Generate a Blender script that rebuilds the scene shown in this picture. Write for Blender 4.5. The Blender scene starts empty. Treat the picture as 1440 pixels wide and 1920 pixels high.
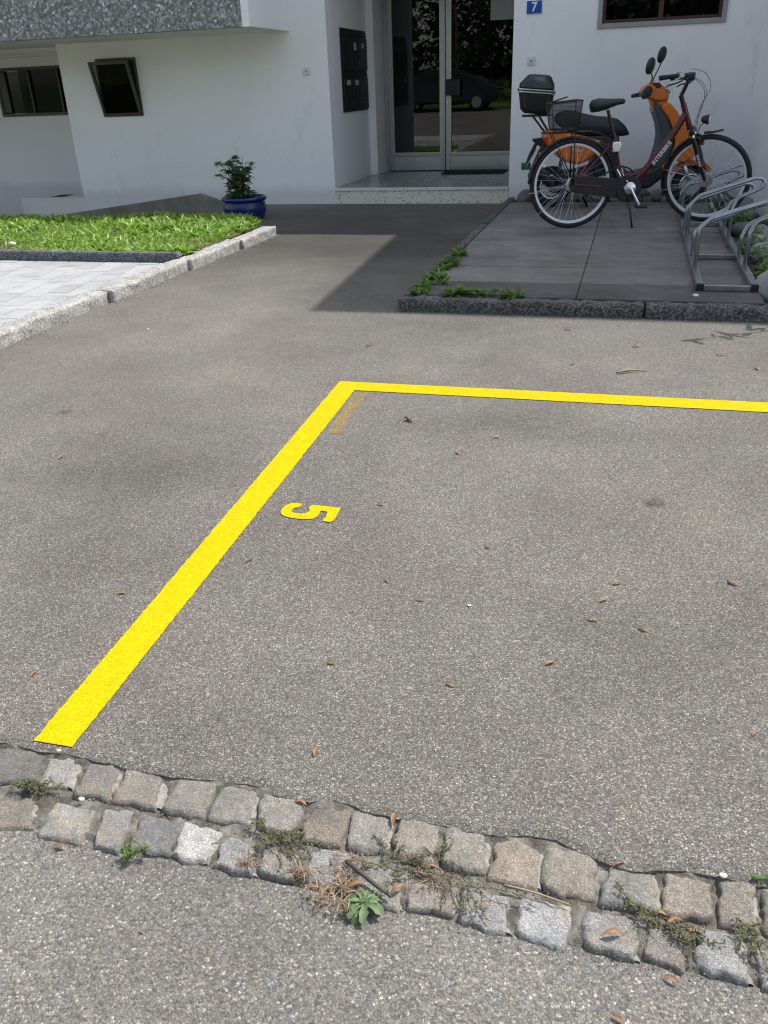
import bpy, math, random
import numpy as np
from mathutils import Matrix, Vector, noise

rnd = random.Random(7)
SC = bpy.context.scene
COL = SC.collection
R = math.radians

# ------------------------------------------------------------------ camera
CAM_H = 1.25
cam_d = bpy.data.cameras.new('camera')
cam = bpy.data.objects.new('camera', cam_d)
COL.objects.link(cam)
_r = Vector((0.963732, 0.264477, -0.03567))
_u = -Vector((0.09, -0.447925, -0.88953))
_b = -Vector((-0.251238, 0.854058, -0.455483))
cam.matrix_world = Matrix(((_r.x, _u.x, _b.x, 0), (_r.y, _u.y, _b.y, 0), (_r.z, _u.z, _b.z, CAM_H), (0, 0, 0, 1)))
cam_d.sensor_fit = 'HORIZONTAL'
cam_d.sensor_width = 36
cam_d.lens = 1561.0 / 1440 * 36
cam_d.clip_start = 0.05
cam_d.clip_end = 2000
SC.camera = cam

# ------------------------------------------------------------------ light
TO_SUN = Vector((0.44, 0.44, 1.0)).normalized()
world = bpy.data.worlds.new("World")
SC.world = world
world.use_nodes = True
wn = world.node_tree
sky = wn.nodes.new('ShaderNodeTexSky')
sky.sky_type = 'NISHITA'
sky.sun_disc = False
sky.sun_elevation = math.asin(TO_SUN.z)
sky.sun_rotation = math.atan2(TO_SUN.x, TO_SUN.y)
hsv = wn.nodes.new('ShaderNodeHueSaturation')   # a hazy summer sky, less blue than the clear model
hsv.inputs['Saturation'].default_value = 0.60
wn.links.new(sky.outputs[0], hsv.inputs['Color'])
wn.links.new(hsv.outputs[0], wn.nodes['Background'].inputs[0])
wn.nodes['Background'].inputs[1].default_value = 0.15
sky.dust_density = 2.0
sky.ozone_density = 0.7
sun_d = bpy.data.lights.new('sun', 'SUN')
sun_d.energy = 3.15
sun_d.angle = R(0.5)
sun_d.color = (1.0, 0.95, 0.88)
sun = bpy.data.objects.new('sun', sun_d)
COL.objects.link(sun)
sun.rotation_euler = TO_SUN.to_track_quat('Z', 'Y').to_euler()
sun.location = (10, 10, 20)

vs = SC.view_settings
vs.view_transform = 'Standard'
vs.look = 'None'
vs.exposure = 0.75
vs.gamma = 1
vs.use_curve_mapping = False
SC.render.engine = 'CYCLES'
SC.cycles.max_bounces = 6
SC.cycles.diffuse_bounces = 4
SC.cycles.glossy_bounces = 4
SC.cycles.transparent_max_bounces = 12
SC.cycles.caustics_reflective = False
SC.cycles.caustics_refractive = False
SC.cycles.use_denoising = True
SC.cycles.filter_width = 1.2


# ------------------------------------------------------------------ material helpers
class NT:
    def __init__(s, name):
        s.m = bpy.data.materials.new(name)
        s.m.use_nodes = True
        s.n = s.m.node_tree.nodes
        s.l = s.m.node_tree.links
        s.b = s.n['Principled BSDF']
        s.out = s.n['Material Output']
        s._co = None

    def co(s):
        if s._co is None:
            s._co = s.n.new('ShaderNodeTexCoord').outputs['Object']
        return s._co

    def mapped(s, scale=(1, 1, 1), rot=(0, 0, 0), co=None):
        m = s.n.new('ShaderNodeMapping')
        s.l.new(co or s.co(), m.inputs[0])
        m.inputs['Scale'].default_value = scale
        m.inputs['Rotation'].default_value = rot
        return m.outputs[0]

    def noise(s, scale, detail=4, rough=0.55, co=None, dist=0):
        t = s.n.new('ShaderNodeTexNoise')
        s.l.new(co or s.co(), t.inputs['Vector'])
        t.inputs['Scale'].default_value = scale
        t.inputs['Detail'].default_value = detail
        t.inputs['Roughness'].default_value = rough
        t.inputs['Distortion'].default_value = dist
        return t.outputs['Fac']

    def voro(s, scale, feature='F1', co=None, out='Distance', rand=1.0):
        t = s.n.new('ShaderNodeTexVoronoi')
        t.feature = feature
        s.l.new(co or s.co(), t.inputs['Vector'])
        t.inputs['Scale'].default_value = scale
        t.inputs['Randomness'].default_value = rand
        return t.outputs[out]

    def ramp(s, fac, stops, interp='LINEAR'):
        t = s.n.new('ShaderNodeValToRGB')
        s.l.new(fac, t.inputs[0])
        cr = t.color_ramp
        cr.interpolation = interp
        while len(cr.elements) < len(stops):
            cr.elements.new(0.5)
        for e, (p, c) in zip(cr.elements, stops):
            e.position = p
            if not hasattr(c, '__len__'):
                c = (c, c, c)
            e.color = (*c[:3], 1)
        return t.outputs[0]

    def val(s, v):
        t = s.n.new('ShaderNodeValue'); t.outputs[0].default_value = v
        return t.outputs[0]

    def rgb(s, c):
        t = s.n.new('ShaderNodeRGB'); t.outputs[0].default_value = (*c, 1)
        return t.outputs[0]

    def mix(s, a, b, fac, mode='MIX'):
        t = s.n.new('ShaderNodeMix')
        t.data_type = 'RGBA'
        t.blend_type = mode
        for sock, v in ((t.inputs[0], fac), (t.inputs[6], a), (t.inputs[7], b)):
            if hasattr(v, 'is_linked'):
                s.l.new(v, sock)
            elif hasattr(v, '__len__'):
                sock.default_value = (*v[:3], 1)
            else:
                sock.default_value = v
        return t.outputs[2]

    def math(s, op, a, b=0.0):
        t = s.n.new('ShaderNodeMath'); t.operation = op
        for sock, v in ((t.inputs[0], a), (t.inputs[1], b)):
            if hasattr(v, 'is_linked'):
                s.l.new(v, sock)
            else:
                sock.default_value = v
        return t.outputs[0]

    def sep(s, col):
        t = s.n.new('ShaderNodeSeparateColor'); s.l.new(col, t.inputs[0])
        return t.outputs

    def objcol(s):
        return s.n.new('ShaderNodeObjectInfo').outputs['Color']

    def objrand(s):
        return s.n.new('ShaderNodeObjectInfo').outputs['Random']

    def color(s, v):
        if hasattr(v, 'is_linked'):
            s.l.new(v, s.b.inputs['Base Color'])
        else:
            s.b.inputs['Base Color'].default_value = (*v, 1)

    def set(s, **k):
        for n, v in k.items():
            sock = s.b.inputs[n.replace('_', ' ')]
            if hasattr(v, 'is_linked'):
                s.l.new(v, sock)
            else:
                sock.default_value = v

    def bump(s, h, strength=1.0, dist=0.01, prev=None):
        t = s.n.new('ShaderNodeBump')
        t.inputs['Strength'].default_value = strength
        t.inputs['Distance'].default_value = dist
        s.l.new(h, t.inputs['Height'])
        if prev:
            s.l.new(prev, t.inputs['Normal'])
        s.l.new(t.outputs[0], s.b.inputs['Normal'])
        return t.outputs[0]


M = {}


def simple(name, col, rough=0.5, metal=0.0, var=0.0, vscale=8, bumpd=0.0, bscale=200, spec=0.5):
    t = NT(name)
    if var:
        f = t.noise(vscale, 5, 0.6)
        a = tuple(c * (1 - var) for c in col); b = tuple(min(1, c * (1 + var)) for c in col)
        t.color(t.ramp(f, [(0.3, a), (0.7, b)]))
    else:
        t.color(col)
    t.set(Roughness=rough, Metallic=metal)
    t.b.inputs['Specular IOR Level'].default_value = spec
    if bumpd:
        t.bump(t.noise(bscale, 3), 0.6, bumpd)
    M[name] = t.m
    return t


def make_asphalt(name, scale, mul, warm, cover, stains_and_shade=(), tones=None, bd=0.0032):
    t = NT(name)
    nz = t.n.new('ShaderNodeTexNoise'); t.l.new(t.co(), nz.inputs['Vector'])
    nz.inputs['Scale'].default_value = scale * 1.1; nz.inputs['Detail'].default_value = 2
    va = t.n.new('ShaderNodeVectorMath'); va.operation = 'MULTIPLY_ADD'
    t.l.new(nz.outputs['Color'], va.inputs[0]); k = 1.7 / scale
    va.inputs[1].default_value = (k, k, k); t.l.new(t.co(), va.inputs[2])
    wco = va.outputs[0]
    vc = t.voro(scale, out='Color', co=wco)
    sc = t.sep(vc)
    d = t.voro(scale, out='Distance', co=wco)
    agg = t.ramp(sc[0], tones or [(0.0, 0.075), (0.3, 0.13), (0.62, 0.18), (0.84, 0.235), (0.94, 0.33), (1.0, 0.46)])
    hue = t.ramp(sc[1], [(0.0, (1.06, 0.98, 0.88)), (0.5, (1, 1, 1)), (1.0, (0.95, 1.0, 1.04))])
    agg = t.mix(agg, hue, 1.0, 'MULTIPLY')
    # bitumen between the stones
    gap = t.ramp(d, [(0.30, 0.0), (0.62, 1.0)])
    c = t.mix(agg, (0.06, 0.058, 0.055), t.math('MULTIPLY', gap, cover))
    f2 = t.voro(scale * 2.1, out='Color', co=wco)
    fine = t.ramp(t.sep(f2)[0], [(0.0, 0.7), (0.6, 1.0), (1.0, 1.35)])
    c = t.mix(c, fine, 0.8, 'MULTIPLY')
    big = t.noise(0.75, 5, 0.6, dist=0.6)
    c = t.mix(c, t.ramp(big, [(0.28, (0.77, 0.755, 0.76)), (0.5, (0.98, 0.97, 0.955)), (0.72, (1.12, 1.11, 1.08))]), 1.0, 'MULTIPLY')
    big2 = t.noise(2.3, 4, 0.6)
    c = t.mix(c, t.ramp(big2, [(0.35, (0.9, 0.88, 0.9)), (0.65, (1.08, 1.08, 1.06))]), 0.9, 'MULTIPLY')
    pk = t.ramp(t.noise(1.6, 3, 0.6, co=t.mapped((1, 1, 1), (0.3, 0.2, 0.9))), [(0.52, 0.0), (0.75, 1.0)])
    c = t.mix(c, (1.08, 0.97, 0.95), t.math('MULTIPLY', pk, 0.5), 'MULTIPLY')
    for (x, y, r, s) in stains_and_shade:
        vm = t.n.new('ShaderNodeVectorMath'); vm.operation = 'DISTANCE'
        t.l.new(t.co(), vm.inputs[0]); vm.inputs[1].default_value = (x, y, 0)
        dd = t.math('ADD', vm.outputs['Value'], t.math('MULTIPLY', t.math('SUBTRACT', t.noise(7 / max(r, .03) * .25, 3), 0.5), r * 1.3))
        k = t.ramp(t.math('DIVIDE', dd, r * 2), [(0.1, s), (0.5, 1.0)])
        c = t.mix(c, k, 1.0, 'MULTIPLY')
    c = t.mix(c, tuple(mul * w for w in warm), 1.0, 'MULTIPLY')
    t.color(c)
    t.set(Roughness=0.85)
    t.b.inputs['Specular IOR Level'].default_value = 0.35
    h = t.math('SUBTRACT', 1.0, d)
    h = t.math('ADD', h, t.math('MULTIPLY', sc[2], 0.6))
    t.bump(h, 0.9, bd)
    M[name] = t.m


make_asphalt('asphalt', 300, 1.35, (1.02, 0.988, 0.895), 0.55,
             stains_and_shade=((-2.6, 7.6, 2.9, .40), (-1.2, 4.9, 1.2, .84), (0.163, 2.574, .045, .45), (-2.35, 3.0, .05, .6), (-1.75, 2.55, .5, .80), (0.08, 1.72, .32, .82), (0.45, 1.9, .25, .82), (-.35, 3.2, .3, .85)))  # widest spot, by the entrance: darker asphalt with extra shade painted in
make_asphalt('street_asphalt', 240, 1.21, (1.015, 0.992, 0.91), 0.40, (), [(0.0, 0.09), (0.25, 0.15), (0.6, 0.19), (0.86, 0.225), (0.95, 0.30), (1.0, 0.46)], 0.0026)


def make_yellow():
    t = NT('yellow_paint')
    d = t.voro(210)
    n = t.noise(30, 4)
    c = t.ramp(n, [(0.3, (0.54, 0.405, 0.0005)), (0.7, (0.60, 0.462, 0.001))])
    sp = t.sep(t.voro(210, out='Color'))[0]
    c = t.mix(c, t.ramp(sp, [(0.0, 0.76), (0.3, 0.96), (1.0, 1.06)]), 1.0, 'MULTIPLY')
    t.color(c)
    t.set(Roughness=0.6)
    h = t.math('ADD', t.math('SUBTRACT', 1.0, t.ramp(d, [(0, 0), (0.8, 1)])), t.math('MULTIPLY', sp, 0.6))
    t.b.inputs['Specular IOR Level'].default_value = 0.08
    t.bump(h, 0.8, 0.0024)
    M['yellow_paint'] = t.m
    t = NT('worn_yellow_paint')
    t.color((0.45, 0.28, 0.03)); t.set(Roughness=0.8)
    n = t.noise(9, 5, 0.7)
    s = t.sep(t.voro(230, out='Color'))[1]
    a = t.ramp(t.math('ADD', t.math('MULTIPLY', n, 1.1), t.math('MULTIPLY', s, 0.5)), [(0.66, 0.0), (1.0, 0.55)])
    t.set(Alpha=a)
    M['worn_yellow_paint'] = t.m


make_yellow()


def make_granite(name, cols, sc=150, bd=0.006):
    t = NT(name)
    v = t.sep(t.voro(sc, out='Color'))[0]
    c = t.ramp(v, [(0.0, cols[0]), (0.45, cols[1]), (1.0, cols[2])])
    n = t.noise(9, 6, 0.65)
    c = t.mix(c, t.ramp(n, [(0.3, 0.72), (0.7, 1.15)]), 1.0, 'MULTIPLY')
    g = t.noise(2.0, 3)
    c = t.mix(c, (1.02, 0.98, 0.92), t.ramp(g, [(0.4, 0.0), (0.7, 1.0)]), 'MULTIPLY')
    t.color(c); t.set(Roughness=0.8)
    b = t.bump(t.noise(38, 6, 0.7), 0.9, bd)
    t.bump(t.noise(190, 3), 0.6, 0.0015, prev=b)
    M[name] = t.m


make_granite('granite_light', [(0.15, 0.147, 0.14), (0.335, 0.33, 0.315), (0.50, 0.495, 0.475)])
make_granite('granite_dark', [(0.035, 0.037, 0.04), (0.09, 0.095, 0.10), (0.24, 0.25, 0.26)], 130)
make_granite('granite_grey', [(0.028, 0.029, 0.028), (0.07, 0.072, 0.07), (0.22, 0.222, 0.215)], 130, 0.012)


def make_cobble():
    t = NT('cobble_stone')
    base = t.objcol()
    c = t.mix(base, t.ramp(t.noise(14, 6, 0.65), [(0.25, 0.7), (0.5, 1.0), (0.78, 1.28)]), 1.0, 'MULTIPLY')
    v = t.sep(t.voro(520, out='Color'))
    c = t.mix(c, t.ramp(v[0], [(0, 0.6), (0.5, 1.0), (0.88, 1.25), (1, 2.0)]), 0.85, 'MULTIPLY')
    c = t.mix(c, (1.15, 0.98, 0.78), t.ramp(t.noise(22, 4, co=t.mapped((1, 1, 1), (1, 2, 0))), [(0.5, 0.0), (0.72, 0.7)]), 'MULTIPLY')
    c = t.mix(c, (0.45, 0.43, 0.38), t.ramp(t.noise(33, 6, 0.75), [(0.60, 0.0), (0.68, 0.5)]), 'MULTIPLY')
    t.color(c); t.set(Roughness=0.78)
    b = t.bump(t.noise(48, 8, 0.72), 1.0, 0.010)
    t.bump(t.noise(330, 3), 0.9, 0.002, prev=b)
    M['cobble_stone'] = t.m
    t = NT('joint_dirt')
    n = t.noise(26, 6, 0.7)
    c = t.ramp(n, [(0.30, (0.06, 0.052, 0.04)), (0.46, (0.13, 0.118, 0.095)), (0.58, (0.235, 0.222, 0.19)), (0.74, (0.38, 0.37, 0.335))])
    c = t.mix(c, (0.06, 0.075, 0.025), t.ramp(t.noise(9, 4), [(0.56, 0.0), (0.7, 0.75)]))
    t.color(c); t.set(Roughness=0.95)
    b = t.bump(t.noise(60, 6, 0.75), 1.0, 0.010)
    t.bump(t.voro(420), 0.7, 0.002, prev=b)
    M['joint_dirt'] = t.m
    t = NT('pale_mortar')
    c = t.ramp(t.noise(70, 6, 0.7), [(0.3, (0.16, 0.15, 0.13)), (0.5, (0.31, 0.298, 0.265)), (0.7, (0.44, 0.43, 0.395))])
    t.color(c); t.set(Roughness=0.95)
    t.bump(t.noise(120, 6, 0.75), 1.0, 0.006)
    M['pale_mortar'] = t.m


make_cobble()


def make_slab():
    t = NT('paving_slab')
    c = t.mix(t.objcol(), t.ramp(t.noise(1.7, 6, 0.62), [(0.25, 0.62), (0.5, 1.0), (0.75, 1.3)]), 1.0, 'MULTIPLY')
    c = t.mix(c, t.ramp(t.noise(6.5, 6, 0.7), [(0.3, 0.78), (0.5, 1.0), (0.72, 1.2)]), 1.0, 'MULTIPLY')
    st = t.noise(3.0, 5, 0.65, co=t.mapped((0.6, 1.7, 1)))
    c = t.mix(c, (0.62, 0.70, 0.52), t.ramp(st, [(0.5, 0.0), (0.7, 0.65)]), 'MULTIPLY')
    c = t.mix(c, t.ramp(t.sep(t.voro(260, out='Color'))[0], [(0, 0.8), (0.8, 1.05), (1, 1.4)]), 0.6, 'MULTIPLY')
    t.color(c); t.set(Roughness=0.9)
    t.bump(t.noise(120, 4, 0.7), 0.5, 0.002)
    M['paving_slab'] = t.m
    t = NT('concrete_paver')
    c = t.mix(t.objcol(), t.ramp(t.noise(6, 5, 0.6), [(0.3, 0.86), (0.7, 1.1)]), 1.0, 'MULTIPLY')
    c = t.mix(c, t.ramp(t.sep(t.voro(300, out='Color'))[0], [(0, 0.85), (1, 1.1)]), 0.6, 'MULTIPLY')
    t.color(c); t.set(Roughness=0.9)
    t.bump(t.noise(160, 4, 0.7), 0.4, 0.0015)
    M['concrete_paver'] = t.m


make_slab()


def make_walls():
    t = NT('white_render')
    n = t.noise(1.3, 5, 0.6)
    c = t.ramp(n, [(0.3, (0.83, 0.83, 0.82)), (0.7, (0.875, 0.875, 0.865))])
    sm = t.noise(5, 6, 0.7, co=t.mapped((1, 1, 0.35)))
    c = t.mix(c, (0.88, 0.87, 0.84), t.ramp(sm, [(0.58, 0.0), (0.75, 1.0)]), 'MULTIPLY')
    sp = t.noise(11, 4, 0.7)
    c = t.mix(c, (0.70, 0.69, 0.66), t.ramp(sp, [(0.68, 0.0), (0.73, 0.7)]), 'MULTIPLY')
    # splash dirt just above the ground (wear with its own shape)
    geo = t.n.new('ShaderNodeNewGeometry')
    xyz = t.n.new('ShaderNodeSeparateXYZ'); t.l.new(geo.outputs['Position'], xyz.inputs[0])
    zz = t.math('ADD', xyz.outputs[2], t.math('MULTIPLY', t.noise(9, 5, 0.7), -0.12))
    c = t.mix(c, (0.66, 0.64, 0.60), t.ramp(t.math('ADD', zz, t.math('MULTIPLY', t.noise(2.2, 3), -.10)), [(0.0, 0.55), (0.12, 0.0)]), 'MULTIPLY')
    t.color(c); t.set(Roughness=0.92)
    t.b.inputs['Specular IOR Level'].default_value = 0.2
    t.bump(t.noise(240, 4, 0.7), 0.35, 0.002)
    M['white_render'] = t.m
    t = NT('pebble_dash')
    co = t.mapped((1, 1, 1))
    v = t.voro(36, out='Color', co=co); d = t.voro(36, co=co)
    s = t.sep(v)
    c = t.ramp(s[0], [(0, 0.10), (0.3, 0.24), (0.62, 0.33), (0.88, 0.40), (0.95, 0.52), (1.0, 0.72)])
    c = t.mix(c, t.ramp(s[1], [(0, (1.05, 1, 0.93)), (1, (0.94, 1, 1.05))]), 1.0, 'MULTIPLY')
    c = t.mix(c, (0.17, 0.17, 0.165), t.ramp(d, [(0.5, 0.0), (0.7, 1.0)]))
    t.color(c); t.set(Roughness=0.75)
    h = t.math('ADD', t.math('SUBTRACT', 1.0, d), t.math('MULTIPLY', s[2], 0.5))
    t.bump(h, 0.8, 0.012)
    M['pebble_dash'] = t.m
    t = NT('terrazzo')
    s = t.sep(t.voro(52, out='Color')); d = t.voro(52)
    c = t.ramp(s[0], [(0, (0.05, 0.055, 0.05)), (0.16, (0.16, 0.17, 0.15)), (0.22, (0.62, 0.62, 0.53)), (0.7, (0.74, 0.73, 0.62)), (1, (0.82, 0.80, 0.72))], 'CONSTANT')
    c = t.mix(c, (0.72, 0.71, 0.61), t.ramp(d, [(0.32, 0.0), (0.4, 1.0)]))
    s2 = t.sep(t.voro(190, out='Color'))
    c = t.mix(c, t.ramp(s2[0], [(0, 0.6), (0.3, 0.95), (1, 1.1)]), 0.7, 'MULTIPLY')
    t.color(c); t.set(Roughness=0.38)
    M['terrazzo'] = t.m
    t = NT('terrazzo_floor')
    s = t.sep(t.voro(60, out='Color'))
    c = t.ramp(s[0], [(0, (0.10, 0.095, 0.085)), (0.3, (0.24, 0.23, 0.20)), (0.8, (0.33, 0.315, 0.28)), (1, (0.45, 0.43, 0.39))])
    t.color(c); t.set(Roughness=0.22)
    M['terrazzo_floor'] = t.m
    t = NT('grey_concrete')
    c = t.ramp(t.noise(4, 6, 0.65), [(0.3, (0.14, 0.13, 0.105)), (0.5, (0.22, 0.205, 0.175)), (0.72, (0.29, 0.275, 0.24))])
    t.color(c); t.set(Roughness=0.92)
    t.bump(t.noise(80, 5, 0.7), 0.6, 0.003)
    M['grey_concrete'] = t.m
    t = NT('soil')
    c = t.ramp(t.noise(18, 6, 0.7), [(0.3, (0.03, 0.022, 0.014)), (0.55, (0.08, 0.06, 0.036)), (0.75, (0.16, 0.125, 0.08))])
    t.color(c); t.set(Roughness=0.95)
    t.bump(t.noise(50, 6, 0.75), 1.0, 0.015)
    M['soil'] = t.m
    t = NT('river_rock')
    c = t.mix(t.objcol(), t.ramp(t.noise(11, 6, 0.65), [(0.3, 0.65), (0.7, 1.25)]), 1.0, 'MULTIPLY')
    t.color(c); t.set(Roughness=0.8)
    b = t.bump(t.noise(24, 6, 0.6), 0.6, 0.006)
    M['river_rock'] = t.m


make_walls()


def make_leafmat(name, cols, rough=0.5, trans=0.35):
    t = NT(name)
    geo = t.n.new('ShaderNodeNewGeometry')
    c = t.ramp(geo.outputs['Random Per Island'], [(i / (len(cols) - 1), k) for i, k in enumerate(cols)])
    t.color(c); t.set(Roughness=rough)
    tr = t.n.new('ShaderNodeBsdfTranslucent'); t.l.new(t.mix(c, (1.3, 1.5, 0.5), 0.6, 'MULTIPLY'), tr.inputs[0])
    mx = t.n.new('ShaderNodeMixShader'); mx.inputs[0].default_value = trans
    t.l.new(t.b.outputs[0], mx.inputs[1]); t.l.new(tr.outputs[0], mx.inputs[2])
    t.l.new(mx.outputs[0], t.out.inputs[0])
    M[name] = t.m


make_leafmat('lawn_leaf', [(0.09, 0.18, 0.02), (0.16, 0.31, 0.03), (0.25, 0.42, 0.06), (0.30, 0.46, 0.09), (0.10, 0.21, 0.025), (0.22, 0.38, 0.05), (0.36, 0.40, 0.13), (0.14, 0.28, 0.03)], 0.45)
make_leafmat('dark_leaf', [(0.03, 0.075, 0.025), (0.065, 0.14, 0.045), (0.12, 0.21, 0.075)])
make_leafmat('weed_leaf', [(0.05, 0.12, 0.014), (0.09, 0.20, 0.025), (0.14, 0.26, 0.04)])
make_leafmat('rosette_leaf', [(0.07, 0.13, 0.05), (0.11, 0.18, 0.075), (0.17, 0.25, 0.11)], 0.6, 0.2)
make_leafmat('creeper_leaf', [(0.05, 0.075, 0.022), (0.08, 0.11, 0.035), (0.13, 0.15, 0.06), (0.11, 0.085, 0.05)], 0.6, 0.2)
make_leafmat('tree_leaf', [(0.015, 0.04, 0.01), (0.03, 0.07, 0.015), (0.06, 0.12, 0.025)])
make_leafmat('dry_leaf', [(0.28, 0.11, 0.035), (0.42, 0.24, 0.11), (0.20, 0.09, 0.04), (0.50, 0.36, 0.22)], 0.55, 0.15)
make_leafmat('straw', [(0.07, 0.045, 0.03), (0.20, 0.13, 0.08), (0.36, 0.28, 0.19), (0.12, 0.07, 0.045)], 0.7, 0.05)
simple('twig_bark', (0.07, 0.055, 0.045), 0.8, 0, .3, 60)
simple('bark', (0.06, 0.045, 0.035), 0.9, 0, .4, 12, .01, 40)
simple('weed_stem', (0.13, 0.08, 0.05), 0.7)
simple('plant_stem', (0.05, 0.08, 0.02), 0.6)
simple('white_pebble', (0.72, 0.70, 0.66), 0.6, 0, .1, 30)
simple('aluminium', (0.42, 0.44, 0.46), 0.36, 0.75, .06, 6)
simple('aluminium_plate', (0.50, 0.52, 0.53), 0.30, 0.8, .10, 5)
simple('brass_bead', (0.62, 0.58, 0.44), 0.30, 0.7)
simple('dark_metal', (0.055, 0.06, 0.058), 0.45, 0.4, .1, 9)
simple('mailbox_black', (0.008, 0.008, 0.009), 0.55, 0.0)
simple('mailbox_grey', (0.022, 0.022, 0.022), 0.5, 0.0)
simple('label_white', (0.40, 0.40, 0.38), 0.6)
simple('frosted_paper', (0.42, 0.44, 0.45), 0.7)
simple('grey_window_frame', (0.30, 0.31, 0.30), 0.5, 0.0, .06, 8)
simple('steel_frame', (0.075, 0.072, 0.064), 0.5, 0.3, .08, 8)
simple('dark_red_frame', (0.055, 0.010, 0.010), 0.4)
simple('dark_room', (0.05, 0.05, 0.05), 0.9)
simple('hall_wall', (0.10, 0.105, 0.11), 0.8)
simple('curtain', (0.045, 0.05, 0.045), 0.9, 0, .3, 7)
simple('plate_blue', (0.012, 0.06, 0.36), 0.3)
simple('enamel_white', (0.80, 0.80, 0.78), 0.3)
simple('switch_plastic', (0.66, 0.67, 0.66), 0.4)
simple('mat_rubber', (0.018, 0.018, 0.018), 0.9, 0, .2, 80)
simple('blue_glaze', (0.007, 0.018, 0.12), 0.26, 0, .3, 7)
simple('orange_paint', (0.62, 0.15, 0.012), 0.28)
simple('black_plastic', (0.012, 0.013, 0.016), 0.42, 0, .2, 20)
simple('grey_plastic', (0.045, 0.052, 0.062), 0.5)
simple('seat_vinyl', (0.012, 0.016, 0.020), 0.5, 0, .2, 15)
simple('topcase_lid', (0.012, 0.020, 0.024), 0.28)
simple('silver', (0.72, 0.74, 0.76), 0.22, 0.9)
simple('chrome', (0.80, 0.80, 0.80), 0.10, 1.0)
simple('spoke_steel', (0.62, 0.63, 0.64), 0.28, 0.9)
simple('rim_alloy', (0.74, 0.77, 0.80), 0.35, 0.15)
simple('rubber', (0.014, 0.014, 0.015), 0.75, 0, .2, 30)
simple('maroon_paint', (0.095, 0.008, 0.014), 0.2)
simple('black_paint', (0.010, 0.010, 0.011), 0.25)
simple('galvanised', (0.36, 0.39, 0.41), 0.27, 0.85, .2, 14)
simple('tail_red', (0.42, 0.012, 0.012), 0.2)
simple('number_green', (0.01, 0.10, 0.04), 0.5)
simple('reflector_white', (0.7, 0.7, 0.68), 0.25)
simple('lens', (0.55, 0.6, 0.62), 0.08, 0.2)
simple('sticker_yellow', (0.6, 0.42, 0.05), 0.4)
simple('pump_alloy', (0.45, 0.33, 0.24), 0.35, 0.4)
simple('car_paint', (0.012, 0.018, 0.02), 0.12)
simple('car_window', (0.01, 0.012, 0.014), 0.05)
simple('far_render', (0.62, 0.62, 0.60), 0.9, 0, .05, 3)
simple('lawn_soil', (0.075, 0.065, 0.028), 0.95, 0, .4, 14, .02, 40)
simple('far_grass', (0.09, 0.17, 0.03), 0.9, 0, .3, 3, .03, 30)


def make_glass(name, tint, fmul=1.0):
    t = NT(name)
    t.n.remove(t.b)
    tr = t.n.new('ShaderNodeBsdfTransparent'); tr.inputs[0].default_value = (*tint, 1)
    gl = t.n.new('ShaderNodeBsdfGlossy'); gl.inputs['Roughness'].default_value = 0.004
    gl.inputs['Color'].default_value = (1, 1, 1, 1)
    fr = t.n.new('ShaderNodeFresnel'); fr.inputs['IOR'].default_value = 1.5
    f = t.math('MULTIPLY', fr.outputs[0], fmul)
    mx = t.n.new('ShaderNodeMixShader')
    t.l.new(f, mx.inputs[0]); t.l.new(tr.outputs[0], mx.inputs[1]); t.l.new(gl.outputs[0], mx.inputs[2])
    t.l.new(mx.outputs[0], t.out.inputs[0])
    M[name] = t.m


make_glass('door_glass', (0.5, 0.53, 0.52), 1.2)
make_glass('window_glass', (0.5, 0.5, 0.48), 0.2)
make_glass('smoke_screen', (0.45, 0.44, 0.38), 1.6)


def make_mesh_screen():
    t = NT('insect_mesh')
    t.color((0.02, 0.02, 0.02)); t.set(Roughness=0.7)
    w = t.n.new('ShaderNodeTexWave'); w.wave_type = 'BANDS'; w.bands_direction = 'Z'
    t.l.new(t.co(), w.inputs[0]); w.inputs['Scale'].default_value = 40
    t.set(Alpha=t.ramp(w.outputs['Fac'], [(0.3, 0.6), (0.6, 0.97)]))
    M['insect_mesh'] = t.m
    t = NT('basket_mesh')
    t.color((0.012, 0.012, 0.013)); t.set(Roughness=0.5)
    a = t.n.new('ShaderNodeTexWave'); a.bands_direction = 'DIAGONAL'
    t.l.new(t.mapped((1, 1, 1)), a.inputs[0]); a.inputs['Scale'].default_value = 55
    b = t.n.new('ShaderNodeTexWave'); b.bands_direction = 'DIAGONAL'
    t.l.new(t.mapped((-1, 1, 1)), b.inputs[0]); b.inputs['Scale'].default_value = 55
    k = t.math('MAXIMUM', a.outputs['Fac'], b.outputs['Fac'])
    t.set(Alpha=t.ramp(k, [(0.72, 0.22), (0.86, 0.85)]))
    M['basket_mesh'] = t.m


make_mesh_screen()


# ------------------------------------------------------------------ mesh helpers
def link(name, mesh_or_none, parent=None, mat=None):
    o = bpy.data.objects.new(name, mesh_or_none)
    COL.objects.link(o)
    if parent:
        o.parent = parent
    if mat and mesh_or_none and not mesh_or_none.materials:
        mesh_or_none.materials.append(M[mat])
    return o


def tag(o, label=None, cat=None, group=None, kind=None):
    if label: o['label'] = label
    if cat: o['category'] = cat
    if group: o['group'] = group
    if kind: o['kind'] = kind
    return o


def empty(name, loc, rz, label, cat, group=None):
    o = bpy.data.objects.new(name, None)
    COL.objects.link(o)
    o.empty_display_size = 0.1
    o.location = loc
    o.rotation_euler = (0, 0, rz)
    return tag(o, label, cat, group)


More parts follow.
